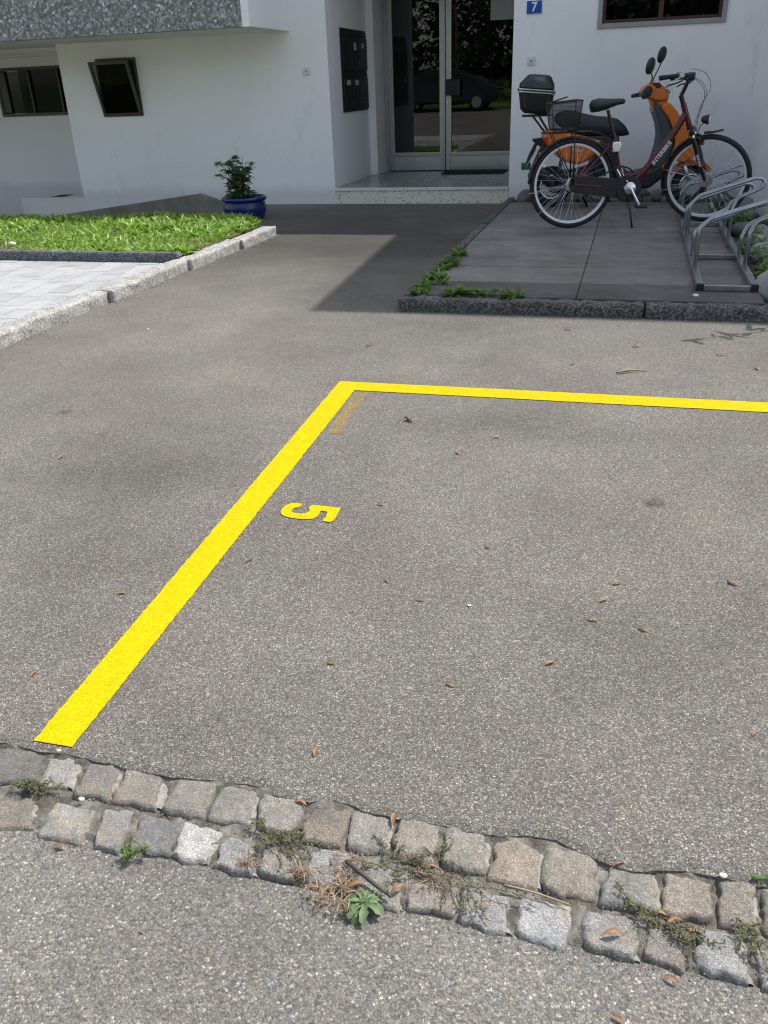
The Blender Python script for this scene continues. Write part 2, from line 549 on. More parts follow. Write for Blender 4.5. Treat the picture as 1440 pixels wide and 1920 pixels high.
class MB:
    def __init__(s):
        s.v = []; s.f = []; s.mi = []; s.cur = 0

    def add(s, v, f):
        o = len(s.v)
        s.v += [tuple(p) for p in v]
        s.f += [tuple(i + o for i in q) for q in f]
        s.mi += [s.cur] * len(f)
        return s

    def box(s, x0, x1, y0, y1, z0, z1):
        v = [(x0, y0, z0), (x1, y0, z0), (x1, y1, z0), (x0, y1, z0), (x0, y0, z1), (x1, y0, z1), (x1, y1, z1), (x0, y1, z1)]
        return s.add(v, [(0, 3, 2, 1), (4, 5, 6, 7), (0, 1, 5, 4), (1, 2, 6, 5), (2, 3, 7, 6), (3, 0, 4, 7)])

    def prism(s, poly, fn, a, b):
        """polygon (2d) extruded from a to b; fn(p, t) -> 3d point"""
        n = len(poly)
        v = [fn(p, a) for p in poly] + [fn(p, b) for p in poly]
        f = [tuple(range(n)), tuple(range(2 * n - 1, n - 1, -1))]
        f += [(i + n, (i + 1) % n + n, (i + 1) % n, i) for i in range(n)]
        return s.add(v, f)

    def tube(s, path, r, n=8, cap=True, closed=False):
        P = [Vector(p) for p in path]
        k = len(P)
        rr = r if hasattr(r, '__len__') else [r] * k
        v = []; f = []
        up = None
        for i in range(k):
            if closed:
                t = (P[(i + 1) % k] - P[i - 1])
            else:
                t = (P[min(i + 1, k - 1)] - P[max(i - 1, 0)])
            if t.length < 1e-9:
                t = Vector((0, 0, 1))
            t.normalize()
            if up is None:
                a = Vector((0, 0, 1)) if abs(t.z) < 0.9 else Vector((1, 0, 0))
                up = (a - t * a.dot(t)).normalized()
            else:
                up = (up - t * up.dot(t))
                up = up.normalized() if up.length > 1e-6 else Vector((1, 0, 0))
            sd = t.cross(up)
            for j in range(n):
                an = 2 * math.pi * j / n
                v.append(P[i] + (up * math.cos(an) + sd * math.sin(an)) * rr[i])
        for i in range(k if closed else k - 1):
            i2 = (i + 1) % k
            for j in range(n):
                j2 = (j + 1) % n
                f.append((i * n + j, i * n + j2, i2 * n + j2, i2 * n + j))
        if cap and not closed:
            f.append(tuple(range(n - 1, -1, -1)))
            f.append(tuple((k - 1) * n + j for j in range(n)))
        return s.add(v, f)

    def lathe(s, prof, n=24, c=(0, 0, 0), axis='Z', cap=True):
        v = []; f = []
        for (r, z) in prof:
            for j in range(n):
                a = 2 * math.pi * j / n
                p = (r * math.cos(a), r * math.sin(a), z)
                if axis == 'Y':
                    p = (p[0], p[2], p[1])
                elif axis == 'X':
                    p = (p[2], p[0], p[1])
                v.append((p[0] + c[0], p[1] + c[1], p[2] + c[2]))
        for i in range(len(prof) - 1):
            for j in range(n):
                j2 = (j + 1) % n
                f.append((i * n + j, i * n + j2, (i + 1) * n + j2, (i + 1) * n + j))
        if cap:
            f.append(tuple(range(n))[::-1])
            f.append(tuple((len(prof) - 1) * n + j for j in range(n)))
        return s.add(v, f)

    def loft(s, rings, cap=True):
        n = len(rings[0]); v = [p for r in rings for p in r]; f = []
        for i in range(len(rings) - 1):
            for j in range(n):
                j2 = (j + 1) % n
                f.append((i * n + j, i * n + j2, (i + 1) * n + j2, (i + 1) * n + j))
        if cap:
            f.append(tuple(range(n))[::-1]); f.append(tuple((len(rings) - 1) * n + j for j in range(n)))
        return s.add(v, f)

    def mesh(s, name, mats, smooth=False):
        me = bpy.data.meshes.new(name)
        me.from_pydata([tuple(p) for p in s.v], [], s.f)
        for m in ([mats] if isinstance(mats, str) else mats):
            me.materials.append(M[m])
        if any(s.mi):
            me.polygons.foreach_set('material_index', s.mi)
        if smooth:
            me.polygons.foreach_set('use_smooth', [True] * len(me.polygons))
        me.update()
        return me

    def build(s, name, mats, parent=None, smooth=False, bevel=0, seg=2, angle=None):
        me = s.mesh(name, mats, smooth)
        o = link(name, me, parent)
        fix_normals(me)
        if bevel:
            b = o.modifiers.new('bevel', 'BEVEL'); b.width = bevel; b.segments = seg; b.limit_method = 'ANGLE'; b.angle_limit = R(35)
        if smooth and angle is not None:
            smooth_by_angle(me, angle)
        elif bevel:
            me.polygons.foreach_set('use_smooth', [True] * len(me.polygons))
            smooth_by_angle(me, 40)
        return o


import bmesh


def fix_normals(me):
    bm = bmesh.new(); bm.from_mesh(me)
    bmesh.ops.recalc_face_normals(bm, faces=bm.faces)
    bm.to_mesh(me); bm.free()


def smooth_by_angle(me, deg):
    bm = bmesh.new(); bm.from_mesh(me)
    lim = R(deg)
    for e in bm.edges:
        e.smooth = not (len(e.link_faces) == 2 and e.calc_face_angle(0) > lim)
    for f in bm.faces:
        f.smooth = True
    bm.to_mesh(me); bm.free()


def bez(pts, n=6):
    """Catmull-Rom through points"""
    P = [Vector(p) for p in pts]
    out = []
    for i in range(len(P) - 1):
        p0 = P[max(i - 1, 0)]; p1 = P[i]; p2 = P[i + 1]; p3 = P[min(i + 2, len(P) - 1)]
        for k in range(n):
            t = k / n
            out.append(0.5 * ((2 * p1) + (p2 - p0) * t + (2 * p0 - 5 * p1 + 4 * p2 - p3) * t * t + (3 * p1 - p0 - 3 * p2 + p3) * t ** 3))
    out.append(P[-1])
    return out


def round_path(pts, r, n=5):
    """polyline with rounded corners of radius r"""
    P = [Vector(p) for p in pts]
    out = [P[0]]
    for i in range(1, len(P) - 1):
        a = (P[i - 1] - P[i]); b = (P[i + 1] - P[i])
        la, lb = a.length, b.length
        a.normalize(); b.normalize()
        ang = a.angle(b)
        d = min(r / max(math.tan(ang / 2), 1e-3), la * .48, lb * .48)
        s, e = P[i] + a * d, P[i] + b * d
        for k in range(n + 1):
            t = k / n
            out.append((1 - t) ** 2 * s + 2 * t * (1 - t) * P[i] + t * t * e)
    out.append(P[-1])
    return out


# ================================================================== GROUND
YF = 10.08          # house front
KERB_Y = 1.112      # front edge of the court asphalt


def add_structure(name, o):
    o['kind'] = 'structure'
    return o


def street():
    mb = MB()
    xs = np.linspace(-4.5, 4.5, 240)
    vf = []; vb = []
    for x in xs:
        y = 0.930 + 0.012 * noise.noise((x * 7, 0, 3)) + 0.007 * noise.noise((x * 31, 2, 3)) + .004 * noise.noise((x * 90, 2, 3)) - .004 * x
        vf.append((x, y, -0.021)); vb.append((x, 0.86, -0.017))
    n = len(xs)
    mb.add(vb + vf + [(x, y, -0.06) for x, y, z in vf],
           [(i, i + 1, n + i + 1, n + i) for i in range(n - 1)] + [(n + i, n + i + 1, 2 * n + i + 1, 2 * n + i) for i in range(n - 1)])
    mb.add([(-60, -22.6, -0.017), (60, -22.6, -0.017), (60, 0.4, -0.017), (-60, 0.4, -0.017)], [(0, 1, 2, 3)])
    mb.add([(-4.5, .4, -.017), (4.5, .4, -.017), (4.5, .86, -.017), (-4.5, .86, -.017)], [(0, 1, 2, 3)])
    mb.add([(4.5, .4, -.017), (60, .4, -.017), (60, .93, -.017), (4.5, .93, -.017)], [(0, 1, 2, 3)])
    mb.add([(-60, .4, -.017), (-4.5, .4, -.017), (-4.5, .93, -.017), (-60, .93, -.017)], [(0, 1, 2, 3)])
    add_structure('street', mb.build('street', 'street_asphalt'))


street()


def court():
    mb = MB()
    xs = np.linspace(-3.6, 6.0, 420)
    f = []
    for x in xs:
        y = KERB_Y + 0.010 * noise.noise((x * 6.3, 1, 9)) + 0.006 * noise.noise((x * 27, 5, 9)) + .004 * noise.noise((x * 90, 5, 1))
        # chipped dips where the edge crumbled
        for (cx, w, a) in ((-0.05, .05, .018), (.11, .05, -.014), (-.62, .06, .014), (-.45, .05, .012), (-1.1, .06, .0)):
            y += a * math.exp(-((x - cx) / w) ** 2)
        f.append((x, y - .004, -0.0015))
    n = len(xs)
    mid = [(x, y + .014, 0.0035) for x, y, z in f]
    back = [(x, 1.4, 0.0035) for x in xs]
    low = [(x, y - .003, -0.05) for x, y, z in f]
    V = low + f + mid + back
    F = []
    for k in range(3):
        F += [(k * n + i, k * n + i + 1, (k + 1) * n + i + 1, (k + 1) * n + i) for i in range(n - 1)]
    mb.add(V, F)
    mb.add([(-3.6, 1.4, .0035), (6, 1.4, .0035), (6, YF - .005, .0035), (-3.6, YF - .005, .0035)], [(0, 1, 2, 3)])
    mb.add([(-4.9, 9.2, -.0015), (-3.6, 7.86, -.0015), (-3.6, YF - .005, .0035), (-4.9, YF - .005, -.0015)], [(0, 1, 2, 3)])
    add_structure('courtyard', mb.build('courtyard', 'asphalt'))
    g = MB()
    g.add([(-300, -300, -.45), (300, -300, -.45), (300, 300, -.45), (-300, 300, -.45)], [(0, 1, 2, 3)])
    add_structure('ground', g.build('ground', 'soil'))


court()

# ---- cobble gutter
STONES_A = [
  [(-1.271,1.089), (-1.123,1.128), (-1.077,1.032), (-1.211,0.999)],
  [(-1.089,1.099), (-1.037,1.119), (-1.004,1.033), (-1.070,1.023)],
  [(-1.002,1.111), (-0.925,1.117), (-0.903,1.024), (-0.984,1.019)],
  [(-0.911,1.115), (-0.830,1.120), (-0.799,1.027), (-0.897,1.025)],
  [(-0.794,1.116), (-0.705,1.114), (-0.693,1.028), (-0.788,1.026)],
  [(-0.694,1.128), (-0.613,1.118), (-0.600,1.030), (-0.686,1.030)],
  [(-0.606,1.116), (-0.513,1.102), (-0.517,1.033), (-0.585,1.027)],
  [(-0.496,1.135), (-0.416,1.129), (-0.412,1.023), (-0.493,1.020)],
  [(-0.414,1.122), (-0.333,1.132), (-0.327,1.029), (-0.402,1.023)],
  [(-0.318,1.114), (-0.240,1.119), (-0.233,1.025), (-0.314,1.025)],
  [(-0.232,1.118), (-0.156,1.120), (-0.143,1.028), (-0.218,1.027)],
  [(-0.131,1.120), (-0.049,1.120), (-0.046,1.017), (-0.137,1.018)],
  [(-0.039,1.116), (0.049,1.113), (0.049,1.021), (-0.041,1.016)],
  [(0.073,1.098), (0.144,1.101), (0.148,1.019), (0.057,1.015)],
  [(0.169,1.104), (0.242,1.099), (0.239,1.023), (0.159,1.019)],
  [(0.256,1.108), (0.315,1.114), (0.309,1.023), (0.250,1.021)],
  [(0.323,1.108), (0.390,1.107), (0.390,1.025), (0.319,1.023)],
]
STONES_B = [
  [(-1.153,0.968), (-1.058,1.001), (-1.018,0.930), (-1.122,0.898)],
  [(-1.011,1.001), (-0.914,0.999), (-0.900,0.918), (-0.993,0.916)],
  [(-0.901,1.002), (-0.839,1.014), (-0.816,0.916), (-0.869,0.919)],
  [(-0.816,1.009), (-0.733,1.011), (-0.717,0.934), (-0.801,0.926)],
  [(-0.728,1.013), (-0.643,1.006), (-0.646,0.933), (-0.716,0.934)],
  [(-0.630,0.996), (-0.579,0.993), (-0.549,0.929), (-0.629,0.931)],
  [(-0.552,0.986), (-0.477,0.992), (-0.472,0.936), (-0.538,0.941)],
  [(-0.463,1.005), (-0.392,1.016), (-0.394,0.938), (-0.455,0.940)],
  [(-0.367,0.994), (-0.293,1.007), (-0.273,0.924), (-0.355,0.914)],
  [(-0.275,0.984), (-0.185,0.995), (-0.184,0.938), (-0.260,0.927)],
  [(-0.178,0.996), (-0.094,0.995), (-0.088,0.922), (-0.172,0.927)],
  [(-0.071,1.000), (0.016,1.005), (0.008,0.916), (-0.074,0.931)],
  [(0.035,0.999), (0.115,0.998), (0.118,0.924), (0.039,0.931)],
  [(0.135,0.995), (0.196,0.992), (0.187,0.925), (0.132,0.940)],
  [(0.217,1.008), (0.287,1.005), (0.289,0.926), (0.205,0.937)],
  [(0.302,0.994), (0.369,0.991), (0.373,0.921), (0.307,0.922)],
]
COL_A = [(.105,.105,.105), (.27,.26,.24), (.17,.16,.145), (.20,.185,.155), (.20,.19,.17), (.21,.20,.18), (.25,.24,.22), (.165,.135,.11), (.22,.215,.20), (.26,.225,.18), (.25,.24,.21), (.29,.24,.185), (.25,.225,.185), (.22,.225,.215), (.25,.215,.17), (.22,.20,.17), (.16,.14,.115)]
COL_B = [(.17,.15,.13), (.28,.27,.245), (.25,.25,.245), (.135,.14,.15), (.50,.49,.47), (.28,.285,.29), (.26,.25,.24), (.30,.305,.31), (.24,.235,.22), (.23,.205,.18), (.27,.275,.275), (.36,.375,.39), (.27,.27,.26), (.22,.205,.18), (.31,.32,.325), (.28,.27,.25)]


def cobble(quad, col, ztop, seed, parent):
    col = tuple(c * .62 + k * .38 for c, k in zip(col, (.235, .22, .19)))
    n = 19
    mb = MB()
    q = [Vector(p) for p in quad]   # TL TR BR BL
    c = sum(q, Vector((0, 0))) / 4
    ring = 13
    V = []; F = []
    tilt = (rnd.uniform(-.035, .035), rnd.uniform(-.035, .035))
    g = np.linspace(-1, 1, n)
    for t in g:
        for s in g:
            k = 0.055
            ss = s * (1 - k * t * t * .6); tt = t * (1 - k * s * s * .6)
            u = (ss + 1) / 2; w = (tt + 1) / 2
            p = (q[3] * (1 - u) + q[2] * u) * (1 - w) + (q[0] * (1 - u) + q[1] * u) * w
            m = max(abs(s), abs(t))
            wob = 0.008 * m * m * noise.noise((p.x * 38, p.y * 38, seed)) + .004 * m * noise.noise((p.x * 110, p.y * 110, seed + 3))
            d = (p - c)
            p = c + d * (1 + wob / max(d.length, .02)) * 1.045
            z = ztop - 0.008 * m ** 22 - .022 * max(0, noise.noise((p.x * 38, p.y * 38, seed + 21)) - .22) * m ** 3 + .0032 * noise.noise((p.x * 26, p.y * 26, seed + 7)) + .0022 * noise.noise((p.x * 70, p.y * 70, seed + 11))
            z += tilt[0] * d.x + tilt[1] * d.y
            V.append((p.x, p.y, z))
    for i in range(n - 1):
        for j in range(n - 1):
            F.append((i * n + j, i * n + j + 1, (i + 1) * n + j + 1, (i + 1) * n + j))
    border = [i for i in range(n)] + [i * n + n - 1 for i in range(1, n)] + [(n - 1) * n + i for i in range(n - 2, -1, -1)] + [i * n for i in range(n - 2, 0, -1)]
    o0 = len(V)
    for b in border:
        x, y, z = V[b]
        V.append((c.x + (x - c.x) * 1.015, c.y + (y - c.y) * 1.015, z - .012))
    o1 = len(V)
    for b in border:
        x, y, z = V[b]
        V.append((c.x + (x - c.x) * 0.99, c.y + (y - c.y) * 0.99, -.075))
    k = len(border)
    for i in range(k):
        j = (i + 1) % k
        F.append((border[i], o0 + i, o0 + j, border[j]))
        F.append((o0 + i, o1 + i, o1 + j, o0 + j))
    mb.add(V, F)
    o = mb.build('cobblestone', 'cobble_stone', parent, smooth=True)
    o.color = (*col, 1)
    return o


def gutter():
    # bed between the stones
    mb = MB()
    nx, ny = 460, 26
    X = np.linspace(-3.4, 3.2, nx); Y = np.linspace(0.885, 1.17, ny)
    V = []
    for y in Y:
        for x in X:
            z = -0.024 + .006 * noise.noise((x * 18, y * 18, 0)) + .004 * noise.noise((x * 60, y * 60, 4))
            if y < .945:
                z -= min(1, (.945 - y) / .02) * .013
            if y > 1.095:
                z += min(1, (y - 1.095) / .012) * .013
            z += .008
            V.append((x, y, z))
    F = [(j * nx + i, j * nx + i + 1, (j + 1) * nx + i + 1, (j + 1) * nx + i) for j in range(ny - 1) for i in range(nx - 1)]
    mb.add(V, F)
    bed = add_structure('gutter', mb.build('gutter', 'joint_dirt', smooth=True))
    for i, (q, c) in enumerate(zip(STONES_A, COL_A)):
        q = [(x, min(y, 1.114)) for x, y in q]
        cobble(q, c, -0.003 + rnd.uniform(-.003, .003), i * 3.1, bed)
    for i, (q, c) in enumerate(zip(STONES_B, COL_B)):
        cobble(q, c, -0.009 + rnd.uniform(-.003, .003), 60 + i * 3.1, bed)
    # the rows run on to both sides
    for k in range(20):
        for row in (0, 1):
            y0, y1 = (1.022, 1.112) if row == 0 else (.926, 1.0)
            for side in (-1, 1):
                x = (0.402 + k * .092) if side > 0 else (-1.30 - (k + 1) * .095 + (.12 if row else 0))
                j = lambda: rnd.uniform(-.006, .006)
                q = [(x + j(), y1 + j()), (x + .08 + j(), y1 + j()), (x + .08 + j(), y0 + j()), (x + j(), y0 + j())]
                if row == 1 and side > 0:
                    q = [(a - .012, b) for a, b in q]
                g = rnd.uniform(.14, .27)
                cobble(q, (g, g * .95, g * .87), -.006 - .005 * row, 200 + k * 7 + row * 3 + side, bed)
    # pale mortar lips left standing at the right flank of some stones
    for S, rowz in ((STONES_A, -.010), (STONES_B, -.016)):
        for i, q in enumerate(S[:-1]):
            if rnd.random() < 0.25:
                continue
            a, b = Vector(q[1]), Vector(q[2])
            nxt = S[i + 1]
            g = min(0.026, max(.008, (Vector(nxt[0]) - a).x * .75))
            m = MB(); n = 14
            V = []
            for k in range(n):
                t = k / (n - 1)
                p = a.lerp(b, .05 + t * .9)
                w = g * (0.65 + .6 * noise.noise((p.x * 40, p.y * 40, i)))
                z = rowz + .006 * noise.noise((p.x * 60, p.y * 60, 8)) - .001
                V += [(p.x - .006, p.y, z), (p.x + w * .3, p.y, z + .002 * noise.noise((p.x * 200, p.y * 200, 2))), (p.x + w * .7, p.y, z - .002 + .003 * noise.noise((p.x * 150, p.y * 150, 9))), (p.x + w * 1.25, p.y, z - .012)]
            F = []
            for k in range(n - 1):
                for c in (0, 1, 2):
                    F.append((k * 4 + c, k * 4 + c + 1, (k + 1) * 4 + c + 1, (k + 1) * 4 + c))
            m.add(V, F)
            m.build('mortar', 'pale_mortar', bed, smooth=True)


gutter()


# ---- painted bay lines
def paint_strip(mb, pts_l, pts_r, z):
    n = len(pts_l)
    mb.add([(*p, z) for p in pts_l] + [(*p, z) for p in pts_r], [(i, i + 1, n + i + 1, n + i) for i in range(n - 1)])


def lerp2(a, b, t):
    return (a[0] + (b[0] - a[0]) * t, a[1] + (b[1] - a[1]) * t)


def bay():
    mb = MB()
    z = 0.0065
    j = lambda s: .0030 * noise.noise((s * 45, s * 13, 2)) + .0024 * noise.noise((s * 140, 3, 2))
    n = 240
    L = []; Rr = []
    for i in range(n):
        t = i / (n - 1)
        a = lerp2((-1.149, 1.126), (-1.255, 3.609), t); b = lerp2((-1.053, 1.128), (-1.146, 3.494), t)
        L.append((a[0] + j(t * 3), a[1])); Rr.append((b[0] + j(t * 3 + 7), b[1]))
    # ragged foot of the line where it meets the gutter
    paint_strip(mb, L, Rr, z)
    T = []; B = []
    for i in range(n):
        t = i / (n - 1)
        a = lerp2((-1.255, 3.609), (3.9, 3.655), t); b = lerp2((-1.146, 3.494), (3.9, 3.53), t)
        T.append((a[0], a[1] + j(t * 5 + 20))); B.append((b[0], b[1] + j(t * 5 + 31)))
    paint_strip(mb, T, B, z)
    o = mb.build('parking_line', 'yellow_paint')
    tag(o, 'bright yellow painted line around the corner of the parking bay', 'road marking')
    five = [(-0.8358, 2.3342), (-0.8301, 2.2512), (-0.8323, 2.2351), (-0.8423, 2.2287), (-0.8645, 2.2316), (-0.8668, 2.2469), (-0.8627, 2.2573), (-0.8703, 2.2977), (-0.8942, 2.2994), (-0.8922, 2.2802), (-0.892, 2.2577), (-0.9011, 2.24), (-0.9343, 2.2301), (-0.9721, 2.2319), (-0.9998, 2.2391), (-1.0165, 2.2519), (-1.0252, 2.2698), (-1.0272, 2.2926), (-1.0239, 2.3167), (-1.0114, 2.3342), (-0.9942, 2.3397), (-0.974, 2.3369), (-0.9711, 2.3206), (-0.9758, 2.3075), (-0.9871, 2.3039), (-0.9912, 2.2898), (-0.989, 2.2758), (-0.9765, 2.2678), (-0.9541, 2.2665), (-0.9382, 2.2742), (-0.9306, 2.2875), (-0.9336, 2.3001), (-0.9426, 2.3162), (-0.9379, 2.3339), (-0.9165, 2.3362), (-0.8844, 2.3345)]
    m = MB(); m.add([(x, y, z) for x, y in five], [tuple(range(len(five)))])
    o = m.build('bay_number', 'yellow_paint')
    tag(o, 'yellow stencilled number 5 painted beside the yellow line', 'road marking')
    m = MB()
    q = [(-1.135, 3.452), (-1.075, 3.46), (-1.045, 2.97), (-1.10, 2.962)]
    m.add([(x, y, z) for x, y in q], [(0, 1, 2, 3)])
    o = m.build('worn_paint', 'worn_yellow_paint')
    tag(o, 'worn ghost of old yellow paint inside the bay corner', 'road marking')


bay()


# ---- rough kerb stones
def rough_block(name, x0, x1, y0, y1, z0, z1, mat, parent, amp=.008, res=.035, seed=0, round_=.015, shear=0.0):
    nx = max(2, int((x1 - x0) / res)); ny = max(2, int((y1 - y0) / res)); nz = max(2, int((z1 - z0) / res))
    bm = bmesh.new()
    vs = {}

    def vert(i, j, k):
        key = (i, j, k)
        if key not in vs:
            x = x0 + (x1 - x0) * i / nx; y = y0 + (y1 - y0) * j / ny; z = z0 + (z1 - z0) * k / nz
            ed = (i in (0, nx)) + (j in (0, ny)) + (k in (0, nz))
            c = Vector(((x0 + x1) / 2, (y0 + y1) / 2, (z0 + z1) / 2))
            p = Vector((x, y, z))
            if ed >= 2:
                s = Vector((-1 if i == nx else (1 if i == 0 else 0), -1 if j == ny else (1 if j == 0 else 0), -1 if k == nz else (1 if k == 0 else 0)))
                p += s * round_ * .45
            nn = Vector((noise.noise((x * 14 + seed, y * 14, z * 14)), noise.noise((x * 14, y * 14 + seed + 9, z * 14)), noise.noise((x * 14, y * 14, z * 14 + seed + 5))))
            n2 = Vector((noise.noise((x * 40 + seed, y * 40, z * 40)), noise.noise((x * 40, y * 40 + seed + 9, z * 40)), noise.noise((x * 40, y * 40, z * 40 + seed + 5))))
            p += nn * amp + n2 * amp * .9
            p.x += shear * (p.y)
            vs[key] = bm.verts.new(p)
        return vs[key]

    for i in range(nx):
        for j in range(ny):
            for k in (0, nz):
                bm.faces.new([vert(i, j, k), vert(i + 1, j, k), vert(i + 1, j + 1, k), vert(i, j + 1, k)])
    for i in range(nx):
        for k in range(nz):
            for j in (0, ny):
                bm.faces.new([vert(i, j, k), vert(i + 1, j, k), vert(i + 1, j, k + 1), vert(i, j, k + 1)])
    for j in range(ny):
        for k in range(nz):
            for i in (0, nx):
                bm.faces.new([vert(i, j, k), vert(i, j + 1, k), vert(i, j + 1, k + 1), vert(i, j, k + 1)])
    bmesh.ops.recalc_face_normals(bm, faces=bm.faces)
    me = bpy.data.meshes.new(name)
    bm.to_mesh(me); bm.free()
    me.polygons.foreach_set('use_smooth', [True] * len(me.polygons))
    me.materials.append(M[mat])
    return link(name, me, parent)


def kerb_root(name):
    o = bpy.data.objects.new(name, None); COL.objects.link(o)
    o['kind'] = 'structure'
    return o


def kerbs():
    k = kerb_root('path_kerb')
    ys = [1.4, 2.6, 3.75, 4.98, 6.08, 7.02, 7.80]
    for i, (a, b) in enumerate(zip(ys[:-1], ys[1:])):
        base = -3.40 + .030 * ((a + b) / 2 - 3.9)
        rough_block('kerb_stone', base - .10, base + .035, a + (.004 if i == 3 else -.003), b - (.004 if i == 2 else -.002), -.12, .088 + .006 * noise.noise((i, 3, 4)), 'granite_light', k, .008, .018, i * 5.3, .008)
    k = kerb_root('lawn_kerb')
    xs = [-9.6, -8.6, -7.6, -6.6, -5.6, -4.6, -3.44]
    for i, (a, b) in enumerate(zip(xs[:-1], xs[1:])):
        rough_block('kerb_stone', a + .004, b - .004, 6.16, 6.24, -.15, .122, 'granite_dark', k, .005, .04, 50 + i * 3.7, .012)
    k = kerb_root('slab_kerb')
    xs = [-1.335, 0.135, 1.55, 2.9, 4.2]
    for i, (a, b) in enumerate(zip(xs[:-1], xs[1:])):
        rough_block('kerb_stone', a + .005, b - .006, 4.985, 5.085, -.12, .084, 'granite_grey', k, .010, .025, 80 + i * 4.1, .012)
    ys = [5.095, 5.9, 6.9, 7.85, 8.8, 9.98]
    for i, (a, b) in enumerate(zip(ys[:-1], ys[1:])):
        rough_block('kerb_stone', -1.325, -1.245, a + .003, b - .003, -.12, .088, 'granite_grey', k, .006, .03, 120 + i * 2.9, .015)


kerbs()


# ---- slab terrace
def terrace():
    mb = MB(); mb.box(-1.25, .80, 5.08, 9.52, -.1, .062)
    base = add_structure('terrace', mb.build('terrace', 'soil'))
    ys = [5.088, 5.51, 6.03, 6.55, 7.07, 7.585, 8.10, 8.62, 9.14, 9.50]
    for i, (a, b) in enumerate(zip(ys[:-1], ys[1:])):
        for (x0, x1) in ((-1.238, -.255), (-.261, .79)):
            m = MB(); dz = rnd.uniform(-.002, .002)
            m.box(x0 + .005, x1 - .005, a + .0045, b - .0045, .03, .085 + dz)
            o = m.build('paving_slab', 'paving_slab', base, bevel=.006)
            g = rnd.uniform(.14, .18)
            if i == 0:
                g = .085
            o.color = (g, g * .975, g * .90, 1)


terrace()


# ---- light concrete pavers on the left
def clip(poly, a, b, c):
    """keep a*x+b*y<=c"""
    out = []
    for i in range(len(poly)):
        p, q = poly[i], poly[(i + 1) % len(poly)]
        dp, dq = a * p[0] + b * p[1] - c, a * q[0] + b * q[1] - c
        if dp <= 0: out.append(p)
        if dp * dq < 0:
            t = dp / (dp - dq)
            out.append((p[0] + (q[0] - p[0]) * t, p[1] + (q[1] - p[1]) * t))
    return out


def pavers():
    mb = MB(); mb.box(-10, -3.46, 0.95, 6.16, -.1, .040)
    base = add_structure('pavement', mb.build('pavement', 'concrete_paver'))
    base.color = (.48, .48, .48, 1)
    ang = R(11.5)
    d = (-math.sin(ang), math.cos(ang)); e = (math.cos(ang), math.sin(ang))
    W, L = .162, .243
    o0 = (-3.5, 4.0)
    cnt = 0
    for i in range(-16, 3):
        for jj in range(-6, 14):
            off = (.5 if i % 2 else 0) + jj
            s0, s1 = i * W + .004, (i + 1) * W - .004
            t0, t1 = off * L + .0022, (off + 1) * L - .0022
            P = [(o0[0] + e[0] * s + d[0] * t, o0[1] + e[1] * s + d[1] * t) for s, t in ((s0, t0), (s1, t0), (s1, t1), (s0, t1))]
            P = clip(P, 1, -.03, -3.40 - .03 * 3.9 - .088)
            P = clip(P, 0, 1, 6.155)
            P = clip(P, 0, -1, -2.9)
            P = clip(P, -1, 0, 6.3)
            if len(P) < 3: continue
            m = MB()
            z = .045 + rnd.uniform(-.0012, .0012)
            c = (sum(p[0] for p in P) / len(P), sum(p[1] for p in P) / len(P))
            sh = 0.985
            m.loft([[(x, y, .0) for x, y in P], [(x, y, z - .003) for x, y in P], [(c[0] + (x - c[0]) * sh, c[1] + (y - c[1]) * sh, z) for x, y in P]])
            o = m.build('paving_stone', 'concrete_paver', base)
            g = rnd.uniform(.29, .37)
            o.color = (g, g * 1.01, g * 1.02, 1)
            cnt += 1
    return cnt


pavers()


# ---- lawn
def lawn_z(x, y):
    z = .095 + .02 * noise.noise((x * .8, y * .8, 0))
    if y > 8.1:
        z -= (y - 8.1) * .115
    z -= max(0, (y - 9.2)) * .1
    return z


def lawn():
    mb = MB()
    nx, ny = 60, 40
    V = []
    for j in range(ny):
        for i in range(nx):
            y = 6.23 + (9.97 - 6.23) * j / (ny - 1)
            xr = -3.42 if y < 7.8 else -3.42 - (y - 7.8) * .62
            x = -13 + (xr + 13) * i / (nx - 1)
            V.append((x, y, lawn_z(x, y) + .008 * noise.noise((x * 6, y * 6, 3))))
    mb.add(V, [(j * nx + i, j * nx + i + 1, (j + 1) * nx + i + 1, (j + 1) * nx + i) for j in range(ny - 1) for i in range(nx - 1)])
    add_structure('lawn', mb.build('lawn', 'lawn_soil', smooth=True))


lawn()


def leaf(mb, base, az, el, length, width, droop=.6, seg=3, curl=0.25, twist=0.0):
    """a lanceolate leaf strip"""
    d = Vector((math.cos(az), math.sin(az), 0))
    sd = Vector((-math.sin(az), math.cos(az), 0))
    p = Vector(base); e = el
    V = []; F = []
    prof = {2: [.55, 1.0, 0.05], 3: [.35, 1.0, .8, 0.04], 4: [.3, .75, 1.0, .75, .05], 5: [.25, .6, .95, 1.0, .7, .05]}[seg]
    for k in range(seg + 1):
        w = width * .5 * prof[k]
        up = Vector((0, 0, 1)) * math.cos(e) - d * math.sin(e)
        s2 = sd * math.cos(twist) + up * math.sin(twist)
        V += [p - s2 * w + up * w * curl, p - up * w * .15, p + s2 * w + up * w * curl]
        p = p + (d * math.cos(e) + Vector((0, 0, 1)) * math.sin(e)) * (length / seg)
        e -= droop / seg
    for k in range(seg):
        for c in (0, 1):
            F.append((k * 3 + c, k * 3 + c + 1, (k + 1) * 3 + c + 1, (k + 1) * 3 + c))
    mb.add(V, F)


